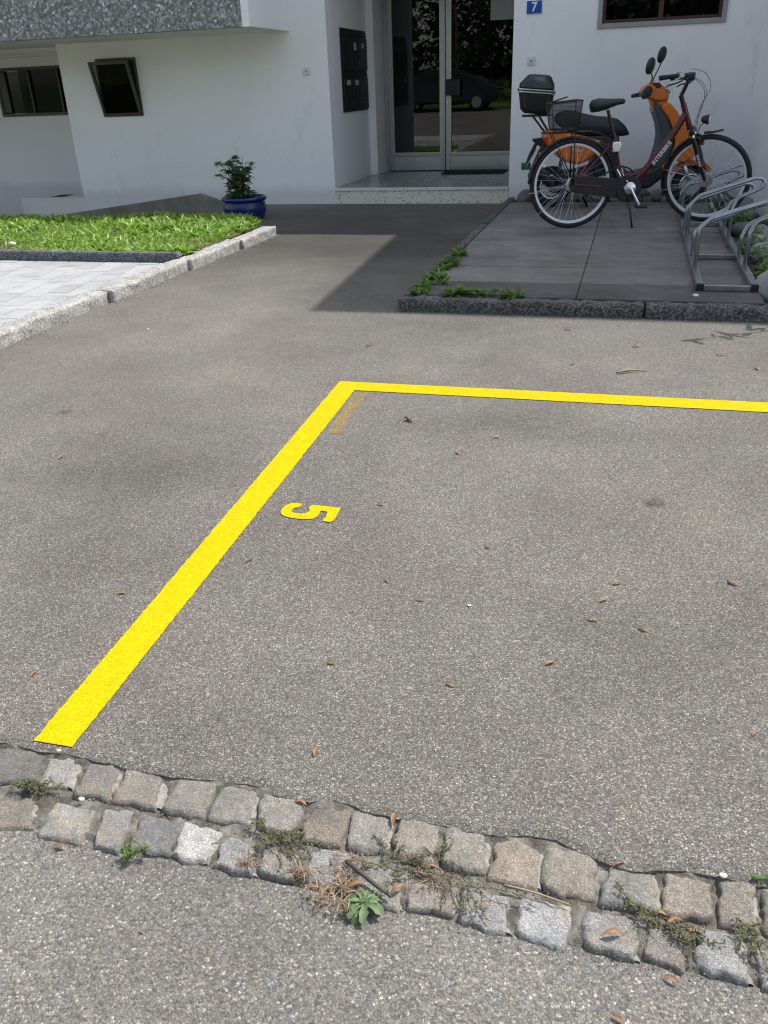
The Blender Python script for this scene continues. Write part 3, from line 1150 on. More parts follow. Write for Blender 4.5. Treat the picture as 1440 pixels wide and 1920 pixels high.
def grass():
    mb = MB(); r = random.Random(3)
    # broad-leaved herbs: rosettes
    n = 0
    for k in range(1700):
        y = 6.25 + 2.2 * r.random() ** 1.0
        xr = -3.44 if y < 7.8 else -3.44 - (y - 7.8) * .62
        x = xr - 4.2 * r.random() ** 1.15
        dens = noise.noise((x * 1.4, y * 1.4, 7))
        if dens < -.42 and r.random() < .8: continue
        if x < -5.05 and y < 6.7 and r.random() < .75: continue
        big = 0.7 + .55 * max(0, min(1, dens + .4))
        if y > 7.4: big *= 1.15
        h = r.random()
        for q in range(r.randint(5, 9)):
            L = r.uniform(.045, .11) * big
            leaf(mb, (x + r.uniform(-.02, .02), y + r.uniform(-.02, .02), lawn_z(x, y) - .005), r.uniform(0, 6.283), r.uniform(.25, 1.25), L, L * r.uniform(.17, .34), r.uniform(.5, 1.5), 3)
    # grass blades
    for k in range(12000):
        y = 6.25 + 2.3 * r.random()
        xr = -3.43 if y < 7.8 else -3.43 - (y - 7.8) * .62
        x = xr - 4.4 * r.random() ** 1.1
        if x < -5.05 and y < 6.6 and r.random() < .7: continue
        L = r.uniform(.03, .085)
        leaf(mb, (x, y, lawn_z(x, y) - .004), r.uniform(0, 6.283), r.uniform(.6, 1.45), L, .005, r.uniform(.2, 1.4), 2)
    o = mb.build('grass', 'lawn_leaf')
    tag(o, 'sunlit lawn of grass and dandelion leaves', None, None, 'stuff')


grass()


# ================================================================== HOUSE
house = empty('apartment_house', (-2.4, YF, 0), 0, 'white rendered apartment house with recessed glass entrance and pebbled balcony front', 'house')
HO = Vector((-2.4, YF, 0))


def hpart(o, parent=house):
    """children of the house are modelled in world coordinates"""
    o.parent = parent
    if parent is house:
        o.matrix_parent_inverse = Matrix.Translation(-HO)
    return o


def wall_holes(mb, x0, x1, z0, z1, y0, y1, holes):
    xs = sorted({x0, x1, *[h[0] for h in holes], *[h[1] for h in holes]})
    zs = sorted({z0, z1, *[h[2] for h in holes], *[h[3] for h in holes]})
    for a, b in zip(xs[:-1], xs[1:]):
        for c, d in zip(zs[:-1], zs[1:]):
            cx, cz = (a + b) / 2, (c + d) / 2
            if any(h[0] < cx < h[1] and h[2] < cz < h[3] for h in holes): continue
            mb.box(a, b, y0, y1, c, d)


NX0, NX1 = -3.41, -1.34      # entrance niche
ND = 12.14                   # door plane
RX = -6.87; RY = 10.99       # recessed part at the left
WIN1 = (-6.35, -5.83, 1.04, 1.645)
WIN2 = (-0.47, 0.735, 1.70, 2.75)
WIN3 = (-8.52, -7.00, 1.06, 1.635)


def house_shell():
    mb = MB()
    wall_holes(mb, RX, NX0, -.4, 5.1, YF, YF + .25, [WIN1])
    mb.box(NX0, NX1, YF, YF + .25, 2.62, 5.1)
    wall_holes(mb, NX1, 1.40, -.4, 5.1, YF, YF + .25, [WIN2])
    hpart(mb.build('front_wall', 'white_render'))
    mb = MB()
    mb.box(NX0 - .2, NX0, YF + .252, 11.64, -.1, 2.62)
    mb.box(NX0 - .2, -3.315, 11.642, ND + .2, -.1, 2.62)
    mb.box(NX1, NX1 + .2, YF + .252, ND + .2, -.1, 2.62)
    mb.box(NX0 - .2, NX1 + .2, YF + .252, ND + .2, 2.622, 2.8)
    hpart(mb.build('niche_wall', 'white_render'))
    # recessed part on the left with its low ledge
    mb = MB()
    wall_holes(mb, -13, RX, -.5, 1.83, RY, RY + .25, [WIN3])
    mb.box(RX, RX + .25, YF + .252, RY + .25, -.4, 5.1)
    hpart(mb.build('recessed_wall', 'white_render'))
    mb = MB()
    # low parapet of the light well
    mb.box(-7.835, RX - .003, YF + .002, YF + .13, -.5, .085)
    mb.box(-7.30, RX - .003, YF + .132, RY - .003, -.5, .08)
    hpart(mb.build('light_well_parapet', 'white_render'))
    mb = MB(); mb.box(-7.835, -7.302, YF + .132, RY - .003, -.5, .03)
    hpart(mb.build('light_well_floor', 'soil'))
    # upper storey and roof (seen only through its shadow)
    mb = MB()
    mb.box(-13, RX - .003, YF, RY + 4, 2.05, 5.1)
    mb.box(-13, 1.10, YF + .252, 18, 5.0, 5.098)
    mb.box(-13, 1.10, 17.8, 18, -.4, 4.99)
    hpart(mb.build('upper_storey', 'white_render'))
    # wing on the right, turned slightly
    mb = MB()
    P = [(1.236, 8.05), (9, 8.05), (9, 18), (0.53, 18), (1.09, YF + .0)]
    P = [(1.236, 8.05), (9, 8.05), (9, 18), (.60, 18), (1.095, YF - .0)]
    mb.prism(P, lambda p, t: (p[0], p[1], t), -.4, 7.1)
    hpart(mb.build('side_wing', 'white_render'))
    # dark hallway behind the door
    mb = MB()
    mb.box(-3.6, NX1 + .3, 16.0, 16.1, .1, 2.8)
    mb.box(-3.7, -3.61, ND + .205, 16.1, .1, 2.8)
    mb.box(NX1 + .31, NX1 + .4, ND + .205, 16.1, .1, 2.8)
    mb.box(-3.6, NX1 + .3, ND + .205, 15.99, 2.81, 2.9)
    mb.box(-3.6, NX1 + .3, ND + .205, 15.99, .05, .175)
    hpart(mb.build('hallway', 'hall_wall'))
    # rooms behind the windows
    for (a, b, c, d), y in ((WIN1, YF + .25), (WIN2, YF + .25), (WIN3, RY + .25)):
        mb = MB()
        mb.box(a - .2, b + .2, y + .5, y + .55, c - .2, d + .2)
        hpart(mb.build('room_back', 'dark_room'))


house_shell()


def entrance_step():
    mb = MB()
    mb.box(NX0 + .002, NX1 - .002, YF - .004, ND + .1, -.05, .148)
    mb.box(NX0 + .002, NX1 - .002, YF - .016, YF + .03, .1485, .181)
    st = hpart(mb.build('entrance_step', 'terrazzo', bevel=.004))
    # terrazzo floor plates with joints
    for i in range(2):
        for j in range(3):
            x0 = NX0 + .002 + i * 1.034; y0 = YF + .032 + j * .68
            m = MB(); m.box(x0 + .002, x0 + 1.03, y0 + .002, y0 + .677, .1485, .18)
            o = m.build('floor_tile', 'terrazzo_floor', st, bevel=.003)


entrance_step()


def balcony():
    mb = MB(); mb.box(-13, -3.932, 9.0, 9.11, 1.832, 2.66)
    b = hpart(mb.build('balcony', 'pebble_dash'))
    m = MB(); m.box(-3.930, -3.845, 8.992, YF - .002, 1.828, 2.70)
    m.build('end_panel', 'white_render', b, bevel=.004)
    m = MB()
    m.box(-13, -3.932, 9.112, YF - .002, 1.835, 2.02)
    m.box(-13, RX - .004, YF, RY + .2, 1.835, 2.04)
    m.build('soffit', 'white_render', b)
    m = MB()
    m.tube([(-13, 10.55, 1.822), (RX - .01, 10.55, 1.822)], .02, 8)
    m.tube([(-13, 10.78, 1.815), (RX - .01, 10.78, 1.815)], .028, 8)
    m.box(-13, RX - .005, 10.86, RY - .003, 1.76, 1.834)
    m.build('moulding', 'white_render', b)


balcony()


def frame_rect(mb, x0, x1, z0, z1, y0, y1, w):
    mb.box(x0, x0 + w, y0, y1, z0, z1); mb.box(x1 - w, x1, y0, y1, z0, z1)
    mb.box(x0 + w, x1 - w, y0, y1, z0, z0 + w); mb.box(x0 + w, x1 - w, y0, y1, z1 - w, z1)


def windows():
    # small hopper window, sash tilted outwards
    a, b, c, d = WIN1
    mb = MB(); frame_rect(mb, a - .012, b + .012, c - .012, d + .012, YF - .012, YF + .09, .03)
    w = hpart(mb.build('hopper_window', 'steel_frame', bevel=.002))
    th = R(16); H = d - c
    fn = lambda x, y, z: (x, YF - .015 - math.sin(th) * z + math.cos(th) * y, c + math.cos(th) * z + math.sin(th) * y)
    m = MB()
    for (x0, x1, z0, z1) in ((a, a + .03, 0, H), (b - .03, b, 0, H), (a + .03, b - .03, 0, .03), (a + .03, b - .03, H - .03, H)):
        m.add([fn(x, y, z) for z in (z0, z1) for y in (-.014, .014) for x in (x0, x1)],
              [(0, 1, 3, 2), (4, 6, 7, 5), (0, 4, 5, 1), (2, 3, 7, 6), (0, 2, 6, 4), (1, 5, 7, 3)])
    m.build('sash', 'steel_frame', w)
    m = MB(); m.add([fn(x, y, z) for z in (.03, H - .03) for y in (-.003, .003) for x in (a + .03, b - .03)],
                    [(0, 1, 3, 2), (4, 6, 7, 5), (0, 4, 5, 1), (2, 3, 7, 6), (0, 2, 6, 4), (1, 5, 7, 3)])
    m.build('pane', 'window_glass', w)
    m = MB(); m.box(a + .02, b - .02, YF + .03, YF + .034, c + .02, d - .02)
    m.build('insect_screen', 'insect_mesh', w)
    m = MB(); m.box(a + .001, a + .12, YF + .10, YF + .24, c + .02, d - .02)
    m.build('shutter_leaf', 'steel_frame', w)
    # three-part cellar window in the recess
    a, b, c, d = WIN3
    mb = MB(); frame_rect(mb, a - .012, b + .012, c - .012, d + .012, RY - .012, RY + .08, .04)
    w = hpart(mb.build('cellar_window', 'steel_frame', bevel=.002))
    for x in (-8.01, -7.55):
        m = MB(); m.box(x - .012, x + .012, RY + .0, RY + .06, c + .03, d - .03)
        m.build('mullion', 'dark_metal', w)
    for x0, x1 in ((a + .03, -8.022), (-7.998, -7.562), (-7.538, b - .03)):
        m = MB(); m.box(x0, x1, RY + .03, RY + .036, c + .03, d - .03)
        m.build('pane', 'window_glass', w)
        m = MB(); m.box(x0, x1, RY + .05, RY + .052, c + .03, d - .03)
        m.build('insect_screen', 'insect_mesh', w)
    m = MB(); m.box(a + .03, a + .14, RY + .0, RY + .028, c + .04, d - .04)
    m.build('side_panel', 'steel_frame', w)
    # ground floor window above the two-wheelers
    a, b, c, d = WIN2
    mb = MB(); frame_rect(mb, a - .015, b + .015, c - .012, d, YF - .018, YF + .06, .045)
    w = hpart(mb.build('window', 'grey_window_frame', bevel=.004))
    m = MB(); frame_rect(m, a + .032, b - .032, c + .036, d - .05, YF + .03, YF + .08, .028)
    m.box(.105, .15, YF + .028, YF + .078, c + .066, d - .08)
    m.build('inner_frame', 'dark_red_frame', w)
    for x0, x1 in ((a + .061, .104), (.151, b - .061)):
        m = MB(); m.box(x0, x1, YF + .05, YF + .056, c + .066, d - .08)
        m.build('pane', 'window_glass', w)
    m = MB()
    n = 60
    V = []
    for i in range(n + 1):
        x = a + .07 + (b - a - .14) * i / n
        y = YF + .17 + .015 * math.sin(i * 1.3) + .008 * math.sin(i * 2.9)
        V += [(x, y, c), (x, y, d)]
    m.add(V, [(2 * i, 2 * i + 2, 2 * i + 3, 2 * i + 1) for i in range(n)])
    m.build('curtain', 'curtain', w, smooth=True)


windows()


def door():
    Y = ND - .06
    zt = 2.55
    mb = MB()
    # fixed frame
    mb.box(-3.313, -3.262, Y, Y + .07, .181, zt)
    mb.box(-1.40, NX1 - .002, Y, Y + .07, .181, zt)
    mb.box(-3.26, -1.402, Y, Y + .07, zt, 2.62)
    d = hpart(mb.build('entrance_door', 'aluminium', bevel=.003))
    # fixed left light
    def light(nm, x0, x1, y, st, rail):
        m = MB()
        m.box(x0, x0 + st, y, y + .05, .19, zt - .002)
        m.box(x1 - st, x1, y, y + .05, .19, zt - .002)
        m.box(x0 + st, x1 - st, y, y + .05, .37, .41)
        m.box(x0 + st, x1 - st, y, y + .05, zt - .08, zt - .002)
        o = m.build(nm, 'aluminium', d, bevel=.003)
        m = MB(); m.box(x0 + .004, x1 - .004, y + .008, y + .04, .19, .368)
        m.build('kick_plate', 'aluminium_plate', d, bevel=.002)
        m = MB(); m.box(x0 + st, x1 - st, y + .022, y + .03, .41, zt - .08)
        m.build('pane', 'door_glass', d)
        m = MB(); frame_rect(m, x0 + st - .002, x1 - st + .002, .408, zt - .078, y - .004, y + .021, .011)
        m.build('glazing_bead', 'brass_bead', d)
        return o
    light('side_light', -3.26, -2.484, Y + .004, .062, .2)
    light('door_leaf', -2.474, -1.405, Y - .002, .064, .2)
    m = MB(); m.box(-2.458, -2.27, Y - .065, Y - .05, 1.105, 1.295)
    m.box(-2.44, -2.42, Y - .051, Y - .003, 1.13, 1.27)
    m.build('handle', 'mailbox_black', d, bevel=.004)
    m = MB(); m.lathe([(.012, 0), (.012, .012)], 12, (-2.452, Y - .014, 1.03), 'Y')
    m.build('lock', 'silver', d)
    # pane-wide things in the hall: a pale post and a plant pot shape are left dark
    m = MB()
    m.box(-3.08, -3.0, 12.6, 12.65, .18, 2.5)
    m.build('hall_post', 'hall_wall', d)


door()


def notice():
    m = MB(); m.box(-1.90, -1.50, ND - .052, ND - .046, 1.935, 2.36)
    o = m.build('notice_paper', 'frosted_paper')
    tag(o, 'pale blank sheet stuck to the upper glass of the entrance door', 'notice')
    m = MB(); m.box(-2.44, -1.62, 11.60, 12.05, .1815, .193)
    o = m.build('doormat', 'mat_rubber', bevel=.003)
    tag(o, 'flat black doormat in front of the glass entrance door', 'doormat')


notice()


def mailboxes():
    t = empty('mailbox_block', (NX0, 11.05, .98), 0, 'black block of letterboxes let into the white entrance wall', 'letterboxes')
    X = .004
    y0, y1, z1 = -.51, .51, .885
    m = MB(); m.box(X - .0, X + .012, y0, y1, 0, z1)
    m.build('back_plate', 'mailbox_black', t, bevel=.003)
    cols = 3
    w = (y1 - y0 - .03) / cols
    for r in range(2):
        for k in range(cols):
            a = y0 + .015 + k * w + .004; b = a + w - .008
            zb = .02 + r * .43; zt = zb + .415
            m = MB(); m.box(X + .0125, X + .03, a, b, zb, zt - .065)
            dr = m.build('mailbox_door', 'mailbox_grey' if (k == 2) else 'mailbox_black', t, bevel=.003)
            m = MB(); m.box(X + .0125, X + .026, a + .01, b - .01, zt - .058, zt - .01)
            m.build('letter_flap', 'mailbox_black', t, bevel=.003)
            lz = zt - .12 if r == 0 else zt - .15
            if (r, k) in ((0, 2), (1, 0)): continue
            m = MB(); m.box(X + .0303, X + .0325, a + .09, b - .09 if r == 0 else a + .19, lz - (.05 if (r, k) == (1, 1) else .025), lz + .03)
            m.build('name_label', 'label_white', dr)
            m = MB(); m.lathe([(.009, 0), (.009, .008)], 10, (X + .030, b - .04, zb + .08), 'X')
            m.build('lock', 'silver', dr)


mailboxes()


def text_obj(name, s, size, mat, parent, mw, ext=0.0, off=0.0, space=1.0):
    c = bpy.data.curves.new(name, 'FONT')
    c.body = s; c.size = size; c.align_x = 'CENTER'; c.align_y = 'CENTER'
    c.extrude = ext; c.offset = off; c.space_character = space
    c.materials.append(M[mat])
    tmp = bpy.data.objects.new(name, c); COL.objects.link(tmp)
    bpy.context.view_layer.update()
    me = bpy.data.meshes.new_from_object(tmp.evaluated_get(bpy.context.evaluated_depsgraph_get()))
    bpy.data.objects.remove(tmp)
    if not me.materials:
        me.materials.append(M[mat])
    o = link(name, me, parent)
    o.matrix_local = mw
    return o


def small_fittings():
    t = empty('house_number_sign', (-1.131, YF, 1.915), 0, 'blue enamel house number plate with white 7 beside the entrance', 'number plate')
    m = MB(); m.box(-.082, .082, -.012, -.001, -.062, .062)
    m.build('border', 'enamel_white', t, bevel=.004)
    m = MB(); m.box(-.077, .077, -.0145, -.0125, -.057, .057)
    m.build('plate', 'plate_blue', t, bevel=.001)
    text_obj('digit', '7', .115, 'enamel_white', t, Matrix.Translation((0, -.0152, 0)) @ Matrix.Rotation(R(90), 4, 'X'), .0005, .003)
    for x, lab in ((-1.143, 'square white switch plate beside the house number and top case'), (-3.673, 'square white switch plate on the wall left of the entrance')):
        t = empty('wall_switch', (x, YF, 1.428), 0, lab, 'switch', 'switch plates on the front wall')
        m = MB(); m.box(-.042, .042, -.012, -.001, -.042, .042)
        m.build('cover_plate', 'switch_plastic', t, bevel=.005)
        m = MB(); m.box(-.022, .022, -.016, -.0125, -.022, .022)
        b = m.build('rocker', 'switch_plastic', t, bevel=.003)
        m = MB(); m.lathe([(.008, 0), (.008, .004)], 12, (0, -.02, 0), 'Y')
        m.build('light', 'mailbox_grey', b)


small_fittings()


def upstand():
    P = [(-7.66, -.17), (-5.175, .136), (-4.83, .022), (-4.70, -.05), (-4.70, -.4), (-7.66, -.4)]
    mb = MB(); mb.prism(P, lambda p, t: (p[0], t, p[1]), YF - .09, YF - .004)
    o = mb.build('concrete_upstand', 'grey_concrete', bevel=.006)
    tag(o, 'low grey concrete upstand sloping along the foot of the white wall', 'low wall')


upstand()


# ================================================================== PLANTS AT THE HOUSE
def pot_plant():
    x, y = -4.05, 8.86
    z0 = lawn_z(x, y) - .02
    t = empty('plant_pot', (x, y, z0), 0, 'round glazed blue plant pot at the edge of the lawn', 'plant pot')
    m = MB()
    m.lathe([(.0, 0), (.17, 0), (.20, .02), (.232, .09), (.236, .14), (.222, .185), (.214, .20)], 40, cap=False)
    m.build('pot_body', 'blue_glaze', t, smooth=True)
    m = MB()
    m.lathe([(.214, .198), (.236, .203), (.247, .215), (.246, .232), (.232, .244), (.216, .238), (.205, .22), (.20, .17)], 40, cap=False)
    m.build('rim', 'blue_glaze', t, smooth=True)
    m = MB(); m.lathe([(.0, .19), (.203, .185)], 24, cap=False)
    m.build('potting_soil', 'soil', t)
    p = empty('potted_shrub', (x, y, z0 + .19), 0, 'bushy dark green plant with compound leaves growing in the blue pot', 'plant')
    r = random.Random(12)
    st = MB(); lf = MB()
    for k in range(11):
        az = r.uniform(0, 6.283); lean = r.uniform(.05, .62)
        h = r.uniform(.28, .46)
        b = Vector((r.uniform(-.07, .05), r.uniform(-.06, .06), 0))
        pts = [b + Vector((math.cos(az) * lean * h * t * t * .9, math.sin(az) * lean * h * t * t * .9, h * t)) for t in np.linspace(0, 1, 6)]
        st.tube(pts, [.006, .005, .004, .0035, .003, .002], 5)
        for q in range(10):
            t = r.uniform(.12, 1.0)
            i = min(4, int(t * 5)); pp = pts[i].lerp(pts[i + 1], t * 5 - i)
            a2 = r.uniform(0, 6.283); rl = r.uniform(.05, .11)
            e = pp + Vector((math.cos(a2) * rl, math.sin(a2) * rl, rl * r.uniform(-.1, .5)))
            st.tube([pp, e], .0013, 3, cap=False)
            for u in (0.35, .6, .85, 1.0):
                base = pp.lerp(e, u)
                for sgn in ((-1, 1) if u < 1 else (0,)):
                    L = r.uniform(.045, .075)
                    leaf(lf, base, a2 + sgn * r.uniform(.7, 1.2), r.uniform(-.5, .5), L, L * .5, r.uniform(.2, .9), 3, .15, r.uniform(-.5, .5))
    st.build('stem', 'plant_stem', p, smooth=True)
    lf.build('foliage', 'dark_leaf', p)


pot_plant()


def rock_mesh(seed, sub=2):
    bm = bmesh.new()
    bmesh.ops.create_icosphere(bm, subdivisions=sub + 1, radius=1)
    for v in bm.verts:
        p = v.co.copy()
        v.co = p * (1 + .22 * noise.noise((p.x * 1.1 + seed, p.y * 1.1, p.z * 1.1)) + .07 * noise.noise((p.x * 3 + seed, p.y * 3, p.z * 3)))
    me = bpy.data.meshes.new('river_rock'); bm.to_mesh(me); bm.free()
    me.polygons.foreach_set('use_smooth', [True] * len(me.polygons))
    me.materials.append(M['river_rock'])
    return me


ROCKS = [rock_mesh(s * 7.7) for s in range(6)]


def rocks():
    mb = MB()
    mb.box(-1.24, 1.10, 9.52, YF - .003, -.1, .055)
    mb.box(.80, 1.6, 5.09, 9.52, -.1, .045)
    add_structure('planting_bed', mb.build('planting_bed', 'soil'))
    r = random.Random(5)

    def rock(x, y, z, sx, sy, sz, g, label, group=None, k=None):
        o = link('river_rock', ROCKS[r.randrange(6) if k is None else k])
        o.location = (x, y, z); o.scale = (sx, sy, sz); o.rotation_euler = (r.uniform(-.2, .2), r.uniform(-.2, .2), r.uniform(0, 6.28))
        o.color = (g, g * .98, g * .94, 1)
        tag(o, label, 'rock', group)
    rock(-1.10, 9.72, .09, .13, .10, .095, .12, 'large dark rock at the foot of the wall beside the entrance step', None, 1)
    x = -.90
    while x < 1.0:
        s = r.uniform(.06, .105)
        rock(x, 9.66 + r.uniform(-.03, .05), .06 + s * .35, s * 1.15, s, s * .75, r.uniform(.13, .26), 'rounded grey river stone in the row along the house wall', 'river stones along the house wall')
        x += s * 1.75
    x = -.85
    while x < 1.0:
        s = r.uniform(.06, .10)
        rock(x, 9.88 + r.uniform(-.03, .03), .07 + s * .4, s * 1.15, s, s * .8, r.uniform(.10, .22), 'rounded grey river stone in the row along the house wall', 'river stones along the house wall')
        x += s * 1.9
    rock(.90, 5.42, .11, .135, .13, .125, .36, 'large pale boulder at the corner of the slab terrace beside the bike rack', None, 2)
    for k in range(26):
        y = 5.62 + k * .145
        s = r.uniform(.045, .10)
        rock(.93 + r.uniform(-.05, .16), y, .045 + s * .35, s * 1.15, s, s * .75, r.uniform(.12, .32), 'grey stone lying in the planted strip beside the bike rack', 'stones in the planted strip')


rocks()


def bed_plants():
    r = random.Random(8)
    for k, (x, y, h) in enumerate(((.92, 5.9, .14), (1.0, 6.5, .17), (.90, 6.95, .13), (1.05, 7.4, .16), (.93, 8.2, .12))):
        m = MB()
        for q in range(70):
            L = r.uniform(.05, .12)
            leaf(m, (x + r.gauss(0, .06), y + r.gauss(0, .10), .05 + r.random() * h * .5), r.uniform(0, 6.28), r.uniform(0, 1.0), L, L * .3, r.uniform(.4, 1.2), 3)
        o = m.build('bed_plant', 'weed_leaf')
        tag(o, ('low leafy plant beside the front end of the bike rack', 'second leafy plant from the front beside the bike rack', 'small leafy plant beside the middle of the bike rack', 'leafy plant behind the middle of the bike rack', 'rearmost leafy plant beside the bike rack near the wall')[k], 'plant', 'plants in the planted strip')
    # shrub just outside the frame that throws the twiggy shadow on the asphalt
    t = empty('garden_shrub', (1.70, 5.42, 0.04), 0, 'loose twiggy shrub in the bed at the corner of the side wing', 'shrub')
    st = MB(); lf = MB()
    for k in range(9):
        az = r.uniform(-1.6, 1.6) + (0 if k < 6 else 3.1); h = r.uniform(1.5, 2.3)
        pts = [Vector((math.cos(az) * .22 * h * s ** 1.4, math.sin(az) * .22 * h * s ** 1.4, h * s)) for s in np.linspace(0, 1, 6)]
        st.tube(pts, [.010, .009, .007, .006, .005, .003], 5)
        for q in range(26):
            i = r.randrange(2, 5); p = pts[i].lerp(pts[i + 1], r.random())
            L = r.uniform(.06, .12)
            leaf(lf, p, r.uniform(0, 6.28), r.uniform(-.3, .8), L, L * .28, .6, 3)
    st.build('stem', 'twig_bark', t); lf.build('foliage', 'dark_leaf', t)


bed_plants()


# weeds along the slab kerb
def weed_clump(x, y, z, n, spread, L0, label, seed, group='weeds growing along the slab kerb'):
    r = random.Random(seed)
    m = MB()
    for c in range(max(1, n // 8)):
        cx, cy = x + r.gauss(0, spread[0]), y + r.gauss(0, spread[1])
        for q in range(8):
            L = L0 * r.uniform(.6, 1.25)
            az = r.uniform(0, 6.28)
            # toothed leaf: a few lobes
            leaf(m, (cx, cy, z), az, r.uniform(.15, 1.0), L, L * r.uniform(.2, .3), r.uniform(.6, 1.4), 4, .2, r.uniform(-.3, .3))
            for s in (-1, 1):
                leaf(m, (cx + math.cos(az) * L * .45, cy + math.sin(az) * L * .45, z + L * .25), az + s * .9, .2, L * .35, L * .12, .5, 2)
    o = m.build('weed_clump', 'weed_leaf')
    tag(o, label, 'weed', group)


weed_clump(-1.24, 5.16, .085, 56, (.03, .08), .07, 'leafy weed at the front left corner of the slab terrace', 1)
weed_clump(-1.20, 5.50, .085, 110, (.026, .16), .075, 'thick leafy weed on the left terrace kerb behind the corner weed', 2)
weed_clump(-1.21, 5.95, .085, 120, (.025, .18), .08, 'dense bright weed in the middle of the left terrace kerb', 3)
weed_clump(-1.23, 6.40, .085, 90, (.02, .13), .075, 'rear end of the weeds on the left terrace kerb', 4)
weed_clump(-.93, 5.10, .085, 40, (.06, .012), .10, 'spreading weed in the front kerb joint nearest the terrace corner', 5)
weed_clump(-.66, 5.10, .085, 32, (.06, .01), .09, 'flat weed in the front kerb joint right of the spreading one', 6)
weed_clump(-1.26, 8.0, .085, 10, (.02, .03), .06, 'tiny weed on the narrow kerb near the entrance step', 7)
weed_clump(-3.30, 7.35, .006, 10, (.02, .04), .05, 'tiny pale weed at the foot of the light kerb beside the lawn', 8, None)


# ================================================================== BIKE RACK
def rack():
    t = empty('bike_rack', (.45, 5.36, .085), 0, 'galvanised tubular bicycle rack standing on the slab terrace', 'bike rack')
    y1 = 3.75
    for x0, dx in ((0, 0), (.305, 0.0)):
        m = MB(); m.box(x0 - .02, x0 + .02, .022, y1, .002, .042)
        m.build('rail', 'galvanised', t, bevel=.003)
        m = MB(); m.box(x0 - .022, x0 + .022, -.002, .024, .001, .044)
        m.build('end_cap', 'black_plastic', t, bevel=.003)
    for y in (0.0, 1.0, 2.5):
        m = MB(); m.box(.0225, .2825, y, y + .028, .004, .036)
        m.build('cross_bar', 'galvanised', t, bevel=.002)

    def hoop(y, dz, ext):
        m = MB()
        pts = [(0, y, .042), (0, y, .25 + dz), (.06, y, .315 + dz), (.43 + ext, y, .435 + dz), (.495 + ext, y + .0, .432 + dz), (.50 + ext, y, .375 + dz), (.44 + ext, y, .345 + dz), (.335, y, .30 + dz), (.305, y, .22 + dz), (.305, y, .042)]
        m.tube(round_path(pts, .055, 5), .0105, 8)
        m.build('hoop', 'galvanised', t, smooth=True)
    for y, dz, ext in ((.55, .02, 0), (.615, .02, 0), (.93, -.06, -.02), (.995, -.06, -.02), (1.74, .02, 0), (1.805, .02, 0), (2.15, -.06, -.02), (2.215, -.06, -.02), (2.80, .02, 0), (2.865, .02, 0), (3.25, -.06, -.02), (3.315, -.06, -.02)):
        hoop(y, dz, ext)


rack()


# ================================================================== BICYCLE
def torus(mb, c, Rr, r, n=48, k=8, rr2=None, axis_y=True):
    V = []; F = []
    for i in range(n):
        a = 2 * math.pi * i / n
        for j in range(k):
            b = 2 * math.pi * j / k
            rad = Rr + r * math.cos(b)
            V.append((c[0] + rad * math.cos(a), c[1] + (rr2 or r) * math.sin(b), c[2] + rad * math.sin(a)))
    for i in range(n):
        for j in range(k):
            i2 = (i + 1) % n; j2 = (j + 1) % k
            F.append((i * k + j, i * k + j2, i2 * k + j2, i2 * k + j))
    mb.add(V, F)


